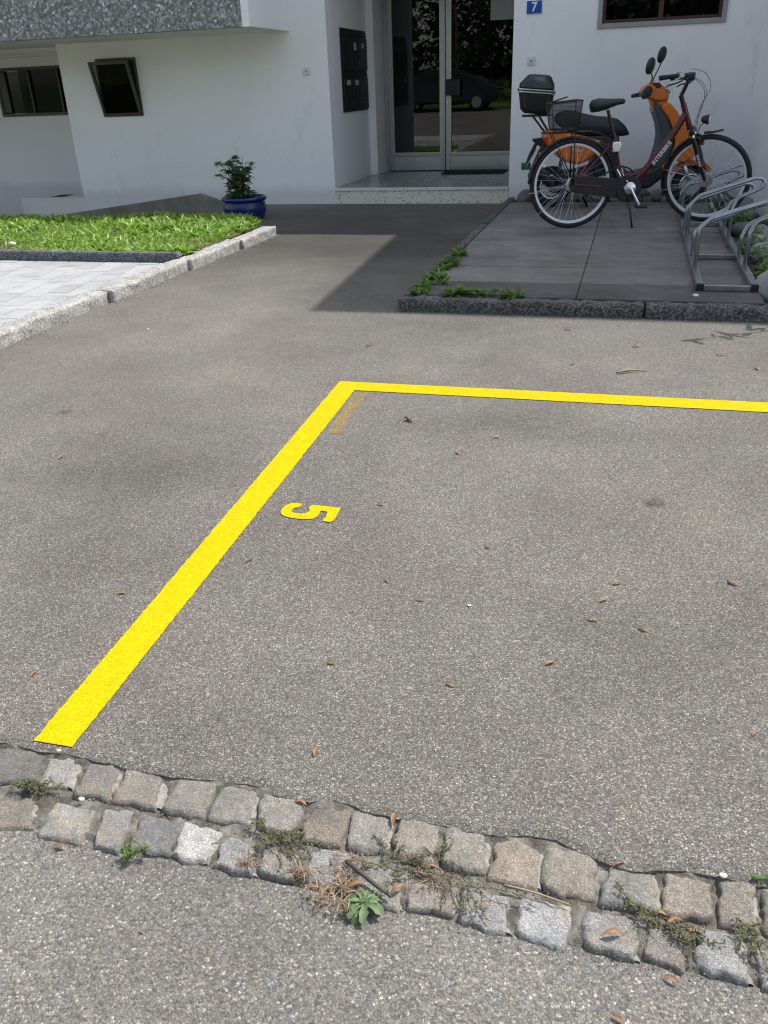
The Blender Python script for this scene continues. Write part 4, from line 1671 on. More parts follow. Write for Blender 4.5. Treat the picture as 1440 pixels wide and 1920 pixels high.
def bicycle():
    t = empty('bicycle', (-.458, 7.777, .085), math.atan2(.277, .961), 'dark red step-through bicycle with rear basket parked in front of the orange scooter', 'bicycle')
    RW = .36
    RH = (-.04, 0, RW); FH = (1.112, 0, RW)
    head_a = Vector((.916, 0, .769)); head_b = Vector((.833, 0, .963))
    ax = (head_b - head_a).normalized()
    T0 = Matrix.Translation(head_a); ROT = T0 @ Matrix.Rotation(R(-28), 4, ax) @ T0.inverted()

    def fr(mb):
        mb.v = [tuple(ROT @ Vector(p)) for p in mb.v]
        return mb

    def wheel(c, front):
        xf = fr if front else (lambda m: m)
        m = MB(); torus(m, c, RW - .022, .022, 64, 10)
        w = xf(m).build('wheel', 'rubber', t, smooth=True)
        m = MB()
        prof = [(RW - .036, -.013), (RW - .033, -.0135), (RW - .058, -.010), (RW - .061, 0), (RW - .058, .010), (RW - .033, .0135), (RW - .036, .013)]
        n = 64
        V = []; F = []
        for i in range(n):
            a = 2 * math.pi * i / n
            for (rr, y) in prof:
                V.append((c[0] + rr * math.cos(a), c[1] + y, c[2] + rr * math.sin(a)))
        k = len(prof)
        for i in range(n):
            for j in range(k - 1):
                i2 = (i + 1) % n
                F.append((i * k + j, i * k + j + 1, i2 * k + j + 1, i2 * k + j))
        m.add(V, F)
        xf(m).build('rim', 'rim_alloy', w, smooth=True, angle=30)
        m = MB()
        ns = 36
        for i in range(ns):
            a = 2 * math.pi * i / ns + .05
            sgn = 1 if i % 2 else -1
            off = (.9 if (i // 2) % 2 else -.9)
            hr = .032
            p = (c[0] + hr * math.cos(a + off), sgn * .028, c[2] + hr * math.sin(a + off))
            q = (c[0] + (RW - .058) * math.cos(a), sgn * .003, c[2] + (RW - .058) * math.sin(a))
            m.tube([p, q], .0012, 4, cap=False)
        s = xf(m).build('spokes', 'spoke_steel', w); s['kind'] = 'stuff'
        m = MB()
        m.lathe([(.012, -.05), (.014, -.034), (.036, -.031), (.036, -.026), (.018, -.02), (.016, .02), (.036, .026), (.036, .031), (.014, .034), (.012, .05)], 20, c, 'Y')
        m.lathe([(.05, -.04), (.057, -.038), (.052, -.036)], 24, c, 'Y') if front or True else None
        xf(m).build('hub', 'spoke_steel', w, smooth=True, angle=35)
        return w
    wheel(RH, False); wheel(FH, True)
    # frame
    m = MB()
    BB = (.432, 0, .315)
    st_top = (.285, 0, .735)
    m.tube([BB, st_top], .0175, 10)
    m.tube(bez([(.868, 0, .865), (.75, 0, .665), (.60, 0, .475), (.52, 0, .395), (.43, 0, .335)], 5), [.029] * 15 + [.027, .026, .024, .022, .02, .018], 12)
    m.tube(bez([(.62, 0, .50), (.55, 0, .435), (.47, 0, .41), (.395, 0, .415)], 4), .015, 10)
    m.tube([head_a + ax * .0, head_b - ax * .02], .023, 12)
    m.lathe([(.024, -.04), (.024, .04)], 14, BB, 'Y')
    for s in (-1, 1):
        m.tube([(.415, s * .035, .315), (.2, s * .055, .335), (RH[0], s * .065, RW)], .009, 8)
        m.tube([(.30, s * .02, .70), (.18, s * .055, .58), (RH[0], s * .065, RW)], .008, 8)
    f = m.build('frame', 'maroon_paint', t, smooth=True, angle=40)
    # lettering on the down tube
    a = Vector((.60, 0, .475)); b = Vector((.77, 0, .70))
    d = (b - a).normalized(); nrm = Vector((0, -1, 0)); up = nrm.cross(d)
    mw = Matrix(((d.x, up.x, nrm.x, 0), (d.y, up.y, nrm.y, 0), (d.z, up.z, nrm.z, 0), (0, 0, 0, 1)))
    text_obj('lettering', 'INTERBIKE', .046, 'enamel_white', f, Matrix.Translation((a + b) / 2 + Vector((.012, -.0315, -.008))) @ mw, .0003, .0006, 1.0)
    # seat post, saddle
    m = MB(); m.tube([(.29, 0, .72), (.222, 0, .925)], .0135, 10)
    m.tube([(.295, 0, .705), (.283, 0, .74)], .022, 10)
    m.build('seat_post', 'black_paint', t, smooth=True, angle=40)
    m = MB()
    rings = []
    for (u, hw, zt, zb) in ((.075, .04, .975, .940), (.09, .085, 1.0, .905), (.14, .10, 1.012, .91), (.20, .085, 1.008, .925), (.26, .050, 1.004, .945), (.32, .032, 1.004, .958), (.35, .022, 1.0, .962), (.36, .010, .99, .97)):
        ring = []
        for k in range(14):
            a_ = 2 * math.pi * k / 14
            ring.append((u, hw * math.copysign(abs(math.cos(a_)) ** .8, math.cos(a_)), (zt + zb) / 2 + (zt - zb) / 2 * math.sin(a_)))
        rings.append(ring)
    m.loft(rings)
    sd = m.build('saddle', 'seat_vinyl', t, smooth=True)
    m = MB(); m.tube([(.12, .02, .925), (.20, .02, .918), (.30, .015, .955)], .004, 6); m.tube([(.12, -.02, .925), (.20, -.02, .918), (.30, -.015, .955)], .004, 6)
    m.build('saddle_rail', 'spoke_steel', sd)
    # fork and steering
    m = MB()
    m.tube([head_a - ax * .02, head_a + ax * .0], .026, 12)
    for s in (-1, 1):
        m.tube([(.965, s * .055, .70), (.985, s * .055, .645), (1.06, s * .055, .46), (FH[0] - .005, s * .053, RW)], [.020, .021, .019, .013], 10)
    m.tube([(.945, -.075, .735), (.945, .075, .735)], .023, 10)
    fk = fr(m).build('fork', 'black_paint', t, smooth=True, angle=45)
    m = MB()
    for s in (-1, 1):
        m.tube([(.940, s * .055, .745), (.968, s * .055, .69)], .0145, 10)
    fr(m).build('stanchion', 'chrome', fk, smooth=True, angle=40)
    a = Vector((1.005, 0, .60)); d = (Vector((1.075, 0, .43)) - a).normalized(); up = nrm.cross(d)
    mw = ROT @ Matrix.Translation(Vector((1.035, -.0765, .525))) @ Matrix(((d.x, up.x, nrm.x, 0), (d.y, up.y, nrm.y, 0), (d.z, up.z, nrm.z, 0), (0, 0, 0, 1)))
    text_obj('fork_lettering', 'TREKKING', .022, 'enamel_white', fk, mw, .0003, .0006)
    m = MB()
    m.tube([head_b - ax * .03, head_b + ax * .05], .019, 10)
    m.tube([head_b + ax * .045, (.85, 0, 1.10), (.865, 0, 1.125)], .016, 10)
    fr(m).build('stem', 'black_paint', t, smooth=True, angle=40)
    m = MB()
    bar = bez([(.70, -.31, 1.165), (.77, -.275, 1.175), (.83, -.17, 1.175), (.868, -.05, 1.140), (.868, .05, 1.140), (.83, .17, 1.175), (.77, .275, 1.175), (.70, .31, 1.165)], 6)
    m.tube(bar, .0115, 10)
    lev = lambda mm: (setattr(mm, 'v', [(x, y, z - y * .20 - .028) for x, y, z in mm.v]), mm)[1]
    hb = fr(lev(m)).build('handlebar', 'black_paint', t, smooth=True, angle=40)
    for s in (-1, 1):
        m = MB(); m.tube([(.675, s * .320, 1.160), (.69, s * .313, 1.163), (.765, s * .278, 1.174), (.80, s * .235, 1.177)], [.019, .0185, .016, .0175], 10)
        fr(lev(m)).build('grip', 'rubber', hb, smooth=True, angle=50)
        m = MB(); m.tube([(.796, s * .240, 1.176), (.822, s * .19, 1.177)], .028, 12)
        fr(lev(m)).build('shifter', 'silver', hb, smooth=True, angle=40)
        m = MB(); m.tube([(.84, s * .19, 1.175), (.84, s * .23, 1.145), (.80, s * .275, 1.125), (.75, s * .305, 1.11), (.73, s * .315, 1.095)], [.010, .007, .006, .006, .005], 8)
        fr(lev(m)).build('brake_lever', 'black_paint', hb, smooth=True)
    m = MB(); m.lathe([(.0, -.0), (.024, .0), (.027, .01), (.02, .024), (.0, .03)], 16, (.86, -.10, 1.172), 'Z', cap=False)
    fr(lev(m)).build('bell', 'black_plastic', hb, smooth=True)
    m = MB(); m.box(.845, .905, -.03, .03, 1.12, 1.175)
    fr(m).build('headset_clamp', 'black_plastic', hb, bevel=.008)
    # cables
    for i, (s, k, end) in enumerate(((-1, 1.16, (.94, -.03, .70)), (-1, 1.12, (.90, -.02, .62)), (1, 1.13, (.98, .02, .66)))):
        m = MB(); m.tube(bez([(.845, s * .16, 1.175), (.93 + .02 * i, s * .12, 1.15), (1.0 + .015 * i, s * .06, 1.05), (.99 - .01 * i, s * .04, .90), end], 6), .0021, 5)
        fr(m).build('cable', 'black_plastic', t, smooth=True)
    # lamp
    m = MB(); m.lathe([(.012, -.03), (.024, -.02), (.034, .01), (.040, .03), (.036, .032)], 18, (1.03, 0, .83), 'X')
    lp = fr(m).build('head_lamp', 'black_plastic', t, smooth=True, angle=40)
    m = MB(); m.lathe([(.034, .0325), (.030, .038), (.0, .042)], 18, (1.03, 0, .83), 'X', cap=False)
    fr(m).build('lamp_lens', 'lens', lp, smooth=True)
    m = MB(); m.tube([(.985, 0, .72), (1.0, 0, .78), (1.02, 0, .80)], .004, 6)
    fr(m).build('lamp_bracket', 'black_paint', lp)
    # mudguards
    def arc_guard(c, r, a0, a1, w, front, thick=.0015):
        m = MB(); V = []; F = []; n = 26
        for i in range(n + 1):
            a_ = R(a0 + (a1 - a0) * i / n)
            for j, (dy, dr) in enumerate(((-w, -.008), (-w * .6, .002), (0, .005), (w * .6, .002), (w, -.008))):
                V.append((c[0] + (r + dr) * math.cos(a_), dy, c[2] + (r + dr) * math.sin(a_)))
        for i in range(n):
            for j in range(4):
                F.append((i * 5 + j, i * 5 + j + 1, (i + 1) * 5 + j + 1, (i + 1) * 5 + j))
        m.add(V, F)
        if front: fr(m)
        g = m.build('mudguard', 'black_plastic', t, smooth=True)
        so = g.modifiers.new('thick', 'SOLIDIFY'); so.thickness = .002
        m = MB()
        for ang in ((a0 + 12, a0 + 42) if not front else (a1 - 8, a1 - 36)):
            a_ = R(ang)
            for s in (-1, 1):
                m.tube([(c[0], s * .05, c[2]), (c[0] + (r - .004) * math.cos(a_), s * w, c[2] + (r - .004) * math.sin(a_))], .002, 4)
        if front: fr(m)
        m.build('mudguard_stay', 'spoke_steel', g)
        return g
    arc_guard(RH, RW + .012, 178, 8, .028, False)
    arc_guard(FH, RW + .012, 118, 205, .026, True)
    m = MB(); m.prism([(1.04, .722), (1.10, .728), (1.19, .752), (1.185, .757), (1.10, .738), (1.04, .735)], lambda p, q: (p[0], q, p[1]), -.024, .024)
    fr(m).build('mudguard_tip', 'black_plastic', t)
    m = MB()
    for s in (-1, 1):
        m.tube([(.985, s * .05, .70), (1.01, s * .045, .69), (1.045, s * .03, .665)], [.012, .012, .008], 8)
        m.tube([(1.0, s * .03, .655), (1.05, s * .028, .645)], .010, 6)
    fr(m).build('rim_brake', 'black_paint', t, smooth=True)
    # chain case, crank
    m = MB()
    P = [(.50, .385), (.42, .40), (.33, .395), (-.01, .43), (-.065, .40), (-.075, .35), (-.05, .305), (.0, .29), (.30, .245), (.40, .225), (.48, .235), (.525, .27), (.535, .32)]
    m.prism(P, lambda p, q: (p[0], q, p[1]), -.062, -.045)
    P2 = [(.515, .39), (.41, .425), (.345, .40), (.335, .28), (.36, .22), (.44, .205), (.51, .235), (.55, .30)]
    m.prism(P2, lambda p, q: (p[0], q, p[1]), -.072, -.0635)
    m.build('chain_case', 'black_plastic', t, bevel=.006)
    m = MB(); m.lathe([(.052, 0), (.05, -.01), (.038, -.018), (.0, -.021)], 24, (.445, -.073, .315), 'Y', cap=False)
    ck = m.build('crank', 'silver', t, smooth=True)
    m = MB(); m.tube([(.445, -.095, .315), (.53, -.10, .175)], [.014, .011], 8)
    m.tube([(.445, .075, .315), (.36, .085, .455)], [.014, .011], 8)
    m.build('crank_arm', 'silver', ck, smooth=True, angle=40)
    for c in ((.53, -.15, .175), (.36, .13, .455)):
        m = MB(); m.box(c[0] - .045, c[0] + .045, c[1] - .04, c[1] + .04, c[2] - .012, c[2] + .012)
        m.build('pedal', 'black_plastic', ck, bevel=.006)
    # lock and pump on the seat tube
    m = MB(); m.box(.275, .345, -.055, -.02, .60, .68)
    m.build('frame_lock', 'silver', t, bevel=.008)
    m = MB(); m.tube([(.335, -.042, .60), (.375, -.042, .44)], .013, 10)
    m.build('pump', 'pump_alloy', t, smooth=True, angle=40)
    m = MB(); m.tube(bez([(.375, -.045, .44), (.40, -.06, .39), (.42, -.085, .36), (.385, -.09, .32)], 5), .005, 6)
    m.build('pump_hose', 'silver', t, smooth=True)
    m = MB(); m.tube(bez([(.24, -.05, .44), (.33, -.06, .49), (.43, -.05, .47), (.47, -.04, .43)], 5), .007, 6)
    m.build('lock_cable', 'black_plastic', t, smooth=True)
    m = MB(); m.tube([(.42, -.06, .255), (.45, -.12, .14), (.465, -.17, .004)], .008, 6)
    m.build('kickstand', 'black_paint', t, smooth=True)
    # luggage rack
    m = MB()
    for s in (-1, 1):
        m.tube(round_path([(.27, s * .03, .715), (.10, s * .055, .765), (-.31, s * .06, .765)], .05), .006, 6)
        m.tube([(-.05, s * .06, .765), (RH[0], s * .07, RW)], .006, 6)
        m.tube([(-.24, s * .06, .765), (RH[0], s * .07, RW + .02)], .005, 6)
    for u in (-.31, -.16, 0.0, .1):
        m.tube([(u, -.06, .765), (u, .06, .765)], .005, 6)
    m.build('luggage_rack', 'black_paint', t, smooth=True)
    m = MB(); m.box(-.285, -.262, -.03, .03, .69, .735)
    m.build('tail_light', 'tail_red', t, bevel=.004)
    for c, fl in (((RH[0] + .3 * math.cos(2.6), 0, RW + .3 * math.sin(2.6)), False),):
        m = MB(); m.box(c[0] - .03, c[0] + .03, -.006, .006, c[2] - .012, c[2] + .012)
        m.build('spoke_reflector', 'reflector_white', t, bevel=.003)
    # basket
    m = MB()
    top = [(-.265, -.125, .985), (-.015, -.125, 1.005), (-.015, .125, 1.005), (-.265, .125, .985)]
    bot = [(-.235, -.09, .785), (-.03, -.09, .79), (-.03, .09, .79), (-.235, .09, .785)]
    m.add(top + bot, [(0, 1, 5, 4), (1, 2, 6, 5), (2, 3, 7, 6), (3, 0, 4, 7), (4, 5, 6, 7)])
    bk = m.build('basket', 'basket_mesh', t)
    m = MB(); m.tube(round_path(top + [top[0]], .03), .005, 6, closed=False)
    m.tube(round_path(bot + [bot[0]], .03), .005, 6)
    for a_, b_ in zip(top, bot):
        m.tube([a_, b_], .004, 6)
    m.tube(round_path([(-.265, -.03, .99), (-.12, -.03, 1.03), (-.12, .03, 1.03), (-.265, .03, .99)], .02), .004, 6)
    m.build('basket_wire', 'black_paint', bk, smooth=True)


bicycle()


# ================================================================== SCOOTER
def scooter():
    t = empty('motor_scooter', (-.765, 9.13, .085), math.atan2(.161, .987), 'orange motor scooter with black top case parked against the white wall', 'scooter')
    XZ = lambda p, q: (p[0], q, p[1])

    def side(name, P, w, mat, parent=t, bevel=.02, w2=None, seg=3):
        m = MB(); m.prism(P, XZ, -w, w if w2 is None else w2)
        return m.build(name, mat, parent, bevel=bevel, seg=seg)

    def wheel(c, r, w):
        m = MB(); torus(m, c, r - .045, .045, 40, 10, w)
        wh = m.build('wheel', 'rubber', t, smooth=True)
        m = MB()
        for s in (-1, 1):
            m.lathe([(r - .075, s * .030), (r - .085, s * .034), (r - .095, s * .030), (r - .10, s * .015)], 36, c, 'Y', cap=False)
        for k in range(5):
            a = 2 * math.pi * k / 5 + .3
            m.tube([(c[0], 0, c[2]), (c[0] + (r - .085) * math.cos(a), 0, c[2] + (r - .085) * math.sin(a))], [.024, .012], 8)
        m.lathe([(.035, -.045), (.04, -.04), (.04, .04), (.035, .045)], 16, c, 'Y')
        m.build('rim', 'silver', wh, smooth=True, angle=40)
        m = MB(); m.lathe([(.035, -.05), (.085, -.05), (.085, -.046), (.035, -.046)], 24, c, 'Y')
        m.build('brake_disc', 'spoke_steel', wh)
    wheel((-.02, 0, .195), .195, .05)
    wheel((1.335, 0, .18), .18, .045)
    # leg shield: orange outer skin, dark inner panel
    shield = [(1.035, .925), (1.10, .86), (1.20, .735), (1.28, .63), (1.335, .53), (1.31, .44), (1.22, .40), (1.13, .42), (1.085, .46), (1.125, .56), (1.105, .67), (1.03, .80), (.955, .885), (.965, .915)]
    side('leg_shield', shield, .17, 'orange_paint', bevel=.035)
    inner = [(.90, .955), (.955, .90), (1.035, .80), (1.10, .66), (1.115, .55), (1.06, .42), (1.0, .34), (.92, .36), (.95, .44), (.975, .56), (.978, .66), (.955, .75), (.90, .87)]
    side('inner_panel', inner, .15, 'grey_plastic', bevel=.02)
    neck = [(.862, .96), (1.03, .945), (1.035, .90), (.97, .87), (.91, .84)]
    side('neck_cover', neck, .075, 'orange_paint', bevel=.02)
    # lower skirt behind the shield
    side('side_skirt', [(1.05, .42), (1.13, .43), (1.10, .36), (1.04, .31), (1.0, .33)], .15, 'orange_paint', bevel=.015)
    side('floor_board', [(.38, .46), (.45, .36), (.60, .25), (.78, .165), (.92, .165), (1.02, .24), (1.07, .34), (1.03, .40), (.90, .34), (.72, .31), (.62, .42), (.58, .58), (.40, .62)], .15, 'black_plastic', bevel=.03)
    # front mudguard
    m = MB(); P = []
    n = 16
    for i in range(n + 1):
        a = R(160 - 125 * i / n); P.append((1.335 + .225 * math.cos(a), .19 + .225 * math.sin(a)))
    P += [(1.335 + .185 * math.cos(R(35)), .19 + .185 * math.sin(R(35))), (1.335, .375), (1.16, .30)]
    m.prism(P, XZ, -.07, .07)
    m.build('front_mudguard', 'orange_paint', t, bevel=.015)
    m = MB()
    for s in (-1, 1):
        m.tube([(1.23, s * .07, .42), (1.335, s * .075, .18)], .018, 8)
    m.build('fork', 'silver', t, smooth=True)
    # handlebar head
    head = [(.772, 1.035), (.81, 1.075), (.86, 1.10), (.93, 1.095), (.985, 1.06), (1.025, .99), (1.01, .945), (.93, .935), (.87, .955), (.79, .975)]
    hd = side('handlebar_head', head, .10, 'orange_paint', bevel=.035)
    side('head_trim', [(.775, 1.03), (.83, 1.085), (.875, 1.045), (.86, .985), (.785, .975)], .125, 'black_plastic', hd, .02)
    side('switch_panel', [(.855, 1.098), (.935, 1.10), (.955, 1.06), (.91, 1.045)], .104, 'black_plastic', hd, .01)
    m = MB()
    for s in (-1, 1):
        m = MB()
        m.tube([(.80, s * .12, 1.0), (.775, s * .20, .995), (.76, s * .33, .985)], [.022, .018, .019], 10)
        m.build('grip', 'rubber', hd, smooth=True)
    m = MB()
    rings = []
    for k in range(9):
        a = R(-20 + k * 17)
        rings.append([(.965 + .125 * math.cos(a) * (1), w, 1.005 + .115 * math.sin(a)) for w in (-.10, -.06, 0, .06, .10)])
    V = [p for r_ in rings for p in r_]
    m.add([(x - abs(y) * .35, y, z) for x, y, z in V], [(i * 5 + j, i * 5 + j + 1, (i + 1) * 5 + j + 1, (i + 1) * 5 + j) for i in range(8) for j in range(4)])
    m.build('fly_screen', 'smoke_screen', t, smooth=True)
    m = MB(); m.lathe([(.06, 0), (.05, .02), (.0, .03)], 18, (1.02, 0, .985), 'X', cap=False)
    m.build('head_lamp', 'lens', t, smooth=True)
    # mirrors
    for (b, e, yb, ye) in (((.835, 1.09), (.815, 1.19), -.14, -.18), ((.90, 1.09), (.985, 1.285), .14, .24)):
        m = MB(); m.tube(bez([(b[0], yb, b[1]), (b[0] + .015, yb, b[1] + .05), (e[0] + .01, ye, e[1])], 4), .006, 6)
        mr = m.build('mirror', 'black_plastic', t, smooth=True)
        m = MB()
        for (dx, sc) in ((-.012, .6), (-.004, .95), (.008, 1.0), (.014, .85)):
            pass
        rings = []
        for (dx, sc) in ((.020, .55), (.012, .9), (.0, 1.0), (-.008, .95)):
            rings.append([(e[0] + dx + .2 * (.06 * sc * math.sin(a)) + .038 * sc * math.cos(a), ye - .9 * dx + .034 * sc * math.cos(a), e[1] + .05 + .072 * sc * math.sin(a)) for a in np.linspace(0, 2 * math.pi, 18, endpoint=False)])
        m.loft(rings)
        m.build('mirror_shell', 'black_plastic', mr, smooth=True, angle=50)
        m = MB()
        m.add([(e[0] - .0095 + .2 * (.055 * math.sin(a)) + .034 * math.cos(a), ye + .0082 + .030 * math.cos(a), e[1] + .05 + .066 * math.sin(a)) for a in np.linspace(0, 2 * math.pi, 18, endpoint=False)], [tuple(range(18))])
        m.build('mirror_glass', 'chrome', mr)
    # seat
    m = MB(); rings = []
    for (u, zt, zb, hw) in ((-.02, .835, .80, .06), (.0, .865, .77, .11), (.07, .893, .72, .13), (.16, .885, .68, .135), (.27, .855, .655, .135), (.38, .83, .645, .135), (.50, .82, .645, .13), (.58, .80, .645, .12), (.65, .745, .645, .10), (.69, .69, .65, .06), (.70, .675, .655, .03)):
        ring = []
        for k in range(18):
            a = 2 * math.pi * k / 18
            c_, s_ = math.cos(a), math.sin(a)
            ring.append((u, hw * math.copysign(abs(c_) ** .55, c_), (zt + zb) / 2 + (zt - zb) / 2 * math.copysign(abs(s_) ** .7, s_)))
        rings.append(ring)
    m.loft(rings)
    m.build('seat', 'seat_vinyl', t, smooth=True, angle=60)
    # tail body
    tail = [(-.145, .66), (-.11, .71), (-.02, .745), (.10, .70), (.30, .655), (.45, .62), (.47, .55), (.40, .51), (.30, .43), (.22, .40), (.10, .43), (-.01, .50), (-.08, .58)]
    tb = side('tail_body', tail, .135, 'orange_paint', bevel=.03)
    side('side_flash', [(.14, .56), (.25, .53), (.25, .515), (.14, .54)], .139, 'label_white', tb, .004)
    side('under_seat', [(.26, .66), (.60, .66), (.60, .50), (.55, .30), (.40, .28), (.33, .45), (.44, .54)], .125, 'black_plastic', bevel=.02)
    side('engine', [(-.09, .24), (.02, .33), (.22, .36), (.38, .40), (.44, .30), (.36, .18), (.16, .14), (-.03, .145)], .11, 'black_plastic', bevel=.025)
    m = MB(); m.tube([(-.02, -.105, .22), (-.10, -.115, .30), (-.16, -.115, .385)], [.045, .05, .035], 12)
    m.build('exhaust', 'black_plastic', t, smooth=True, angle=50)
    m = MB(); m.tube([(.02, -.10, .22), (.06, -.10, .45)], .018, 8)
    m.build('shock_absorber', 'black_plastic', t, smooth=True)
    side('rear_mudguard', [(-.12, .62), (-.05, .60), (-.10, .48), (-.22, .30), (-.26, .29), (-.20, .44)], .07, 'black_plastic', bevel=.01)
    side('tail_bracket', [(-.23, .645), (-.10, .655), (-.06, .60), (-.13, .56), (-.22, .62)], .05, 'black_plastic', bevel=.01)
    m = MB(); m.box(-.10, -.055, -.05, .05, .635, .685)
    m.build('tail_light', 'tail_red', tb, bevel=.01)
    for s in (-1, 1):
        m = MB(); m.tube([(-.14, s * .06, .50), (-.15, s * .14, .51), (-.15, s * .17, .51)], [.008, .016, .016], 8)
        m.build('indicator', 'reflector_white', t, smooth=True)
    pl = MB(); pl.add([(x, y, z) for y in (-.09, .09) for x, z in ((-.19, .55), (-.185, .55), (-.275, .40), (-.28, .40))], [(0, 1, 2, 3), (7, 6, 5, 4), (0, 4, 5, 1), (1, 5, 6, 2), (2, 6, 7, 3), (3, 7, 4, 0)])
    pl.build('number_plate', 'label_white', t)
    m = MB(); m.box(-.325, -.235, -.06, .04, .365, .425)
    m.build('plate_holder', 'number_green', t, bevel=.004)
    m = MB(); m.tube([(-.19, -.03, .60), (-.24, -.03, .50), (-.275, -.03, .40)], .018, 6)
    m.build('plate_arm', 'black_plastic', t)
    # stand
    m = MB()
    for s in (-1, 1):
        m.tube([(.30, s * .08, .22), (.33, s * .12, .015)], .014, 6)
    m.tube([(.33, -.12, .02), (.33, .12, .02)], .014, 6)
    m.build('stand', 'black_paint', t, smooth=True)
    # top case on its carrier
    m = MB()
    for s in (-1, 1):
        for (u0, u1) in ((-.23, -.075), (-.17, -.045)):
            m.tube([(u0, s * .08, .845), (u1, s * .10, .66)], .008, 6)
    m.box(-.335, -.06, -.11, .11, .845, .862)
    m.build('carrier', 'black_paint', t)

    def case_ring(z, x0, x1, hw, ch):
        return [(x0 + ch, -hw, z), (x1 - ch, -hw, z), (x1, -hw + ch, z), (x1, hw - ch, z), (x1 - ch, hw, z), (x0 + ch, hw, z), (x0, hw - ch, z), (x0, -hw + ch, z)]
    sk = lambda ring, k=.10: [(x, y, z - (x + .2) * k) for x, y, z in ring]
    m = MB(); m.loft([sk(case_ring(.868, -.325, -.085, .13, .03)), sk(case_ring(.90, -.355, -.07, .165, .04)), sk(case_ring(1.045, -.372, -.045, .185, .04))])
    cs = m.build('top_case', 'black_plastic', t, bevel=.01)
    m = MB(); m.loft([sk(case_ring(1.083, -.372, -.045, .185, .04)), sk(case_ring(1.13, -.362, -.045, .182, .05)), sk(case_ring(1.20, -.29, -.075, .13, .05)), sk(case_ring(1.21, -.26, -.10, .10, .04))])
    m.build('lid', 'topcase_lid', cs, bevel=.01)
    m = MB(); m.loft([sk(case_ring(1.046, -.380, -.037, .193, .04)), sk(case_ring(1.082, -.380, -.037, .193, .04))])
    m.build('trim_band', 'black_plastic', cs, bevel=.004)
    for z in (1.049, 1.072):
        m = MB(); m.loft([sk(case_ring(z, -.382, -.035, .1955, .04)), sk(case_ring(z + .009, -.382, -.035, .1955, .04))])
        m.build('silver_stripe', 'silver', cs)


scooter()


# ================================================================== SMALL THINGS ON THE GROUND
def dry_leaf_mesh(seed):
    r = random.Random(seed); m = MB()
    L = 1.0
    n = 5; V = []; F = []
    for k in range(n + 1):
        t = k / n
        w = .16 * math.sin(math.pi * min(1, t * .96 + .04)) ** .8
        z = .16 * math.sin(t * 3.1) + r.uniform(-.02, .02)
        y = .10 * math.sin(t * 2.2 + seed)
        V += [(t - .5, y - w, z + w * .7), (t - .5, y, z), (t - .5, y + w, z + w * .7)]
    for k in range(n):
        for c in (0, 1):
            F.append((k * 3 + c, k * 3 + c + 1, (k + 1) * 3 + c + 1, (k + 1) * 3 + c))
    m.add(V, F)
    # thin stalk
    m.tube([(.5, V[-2][1], V[-2][2]), (.68, V[-2][1] + .05, .02)], .012, 3, cap=False)
    me = m.mesh('dry_leaf', 'dry_leaf', smooth=True)
    return me


DL = [dry_leaf_mesh(i) for i in range(6)]


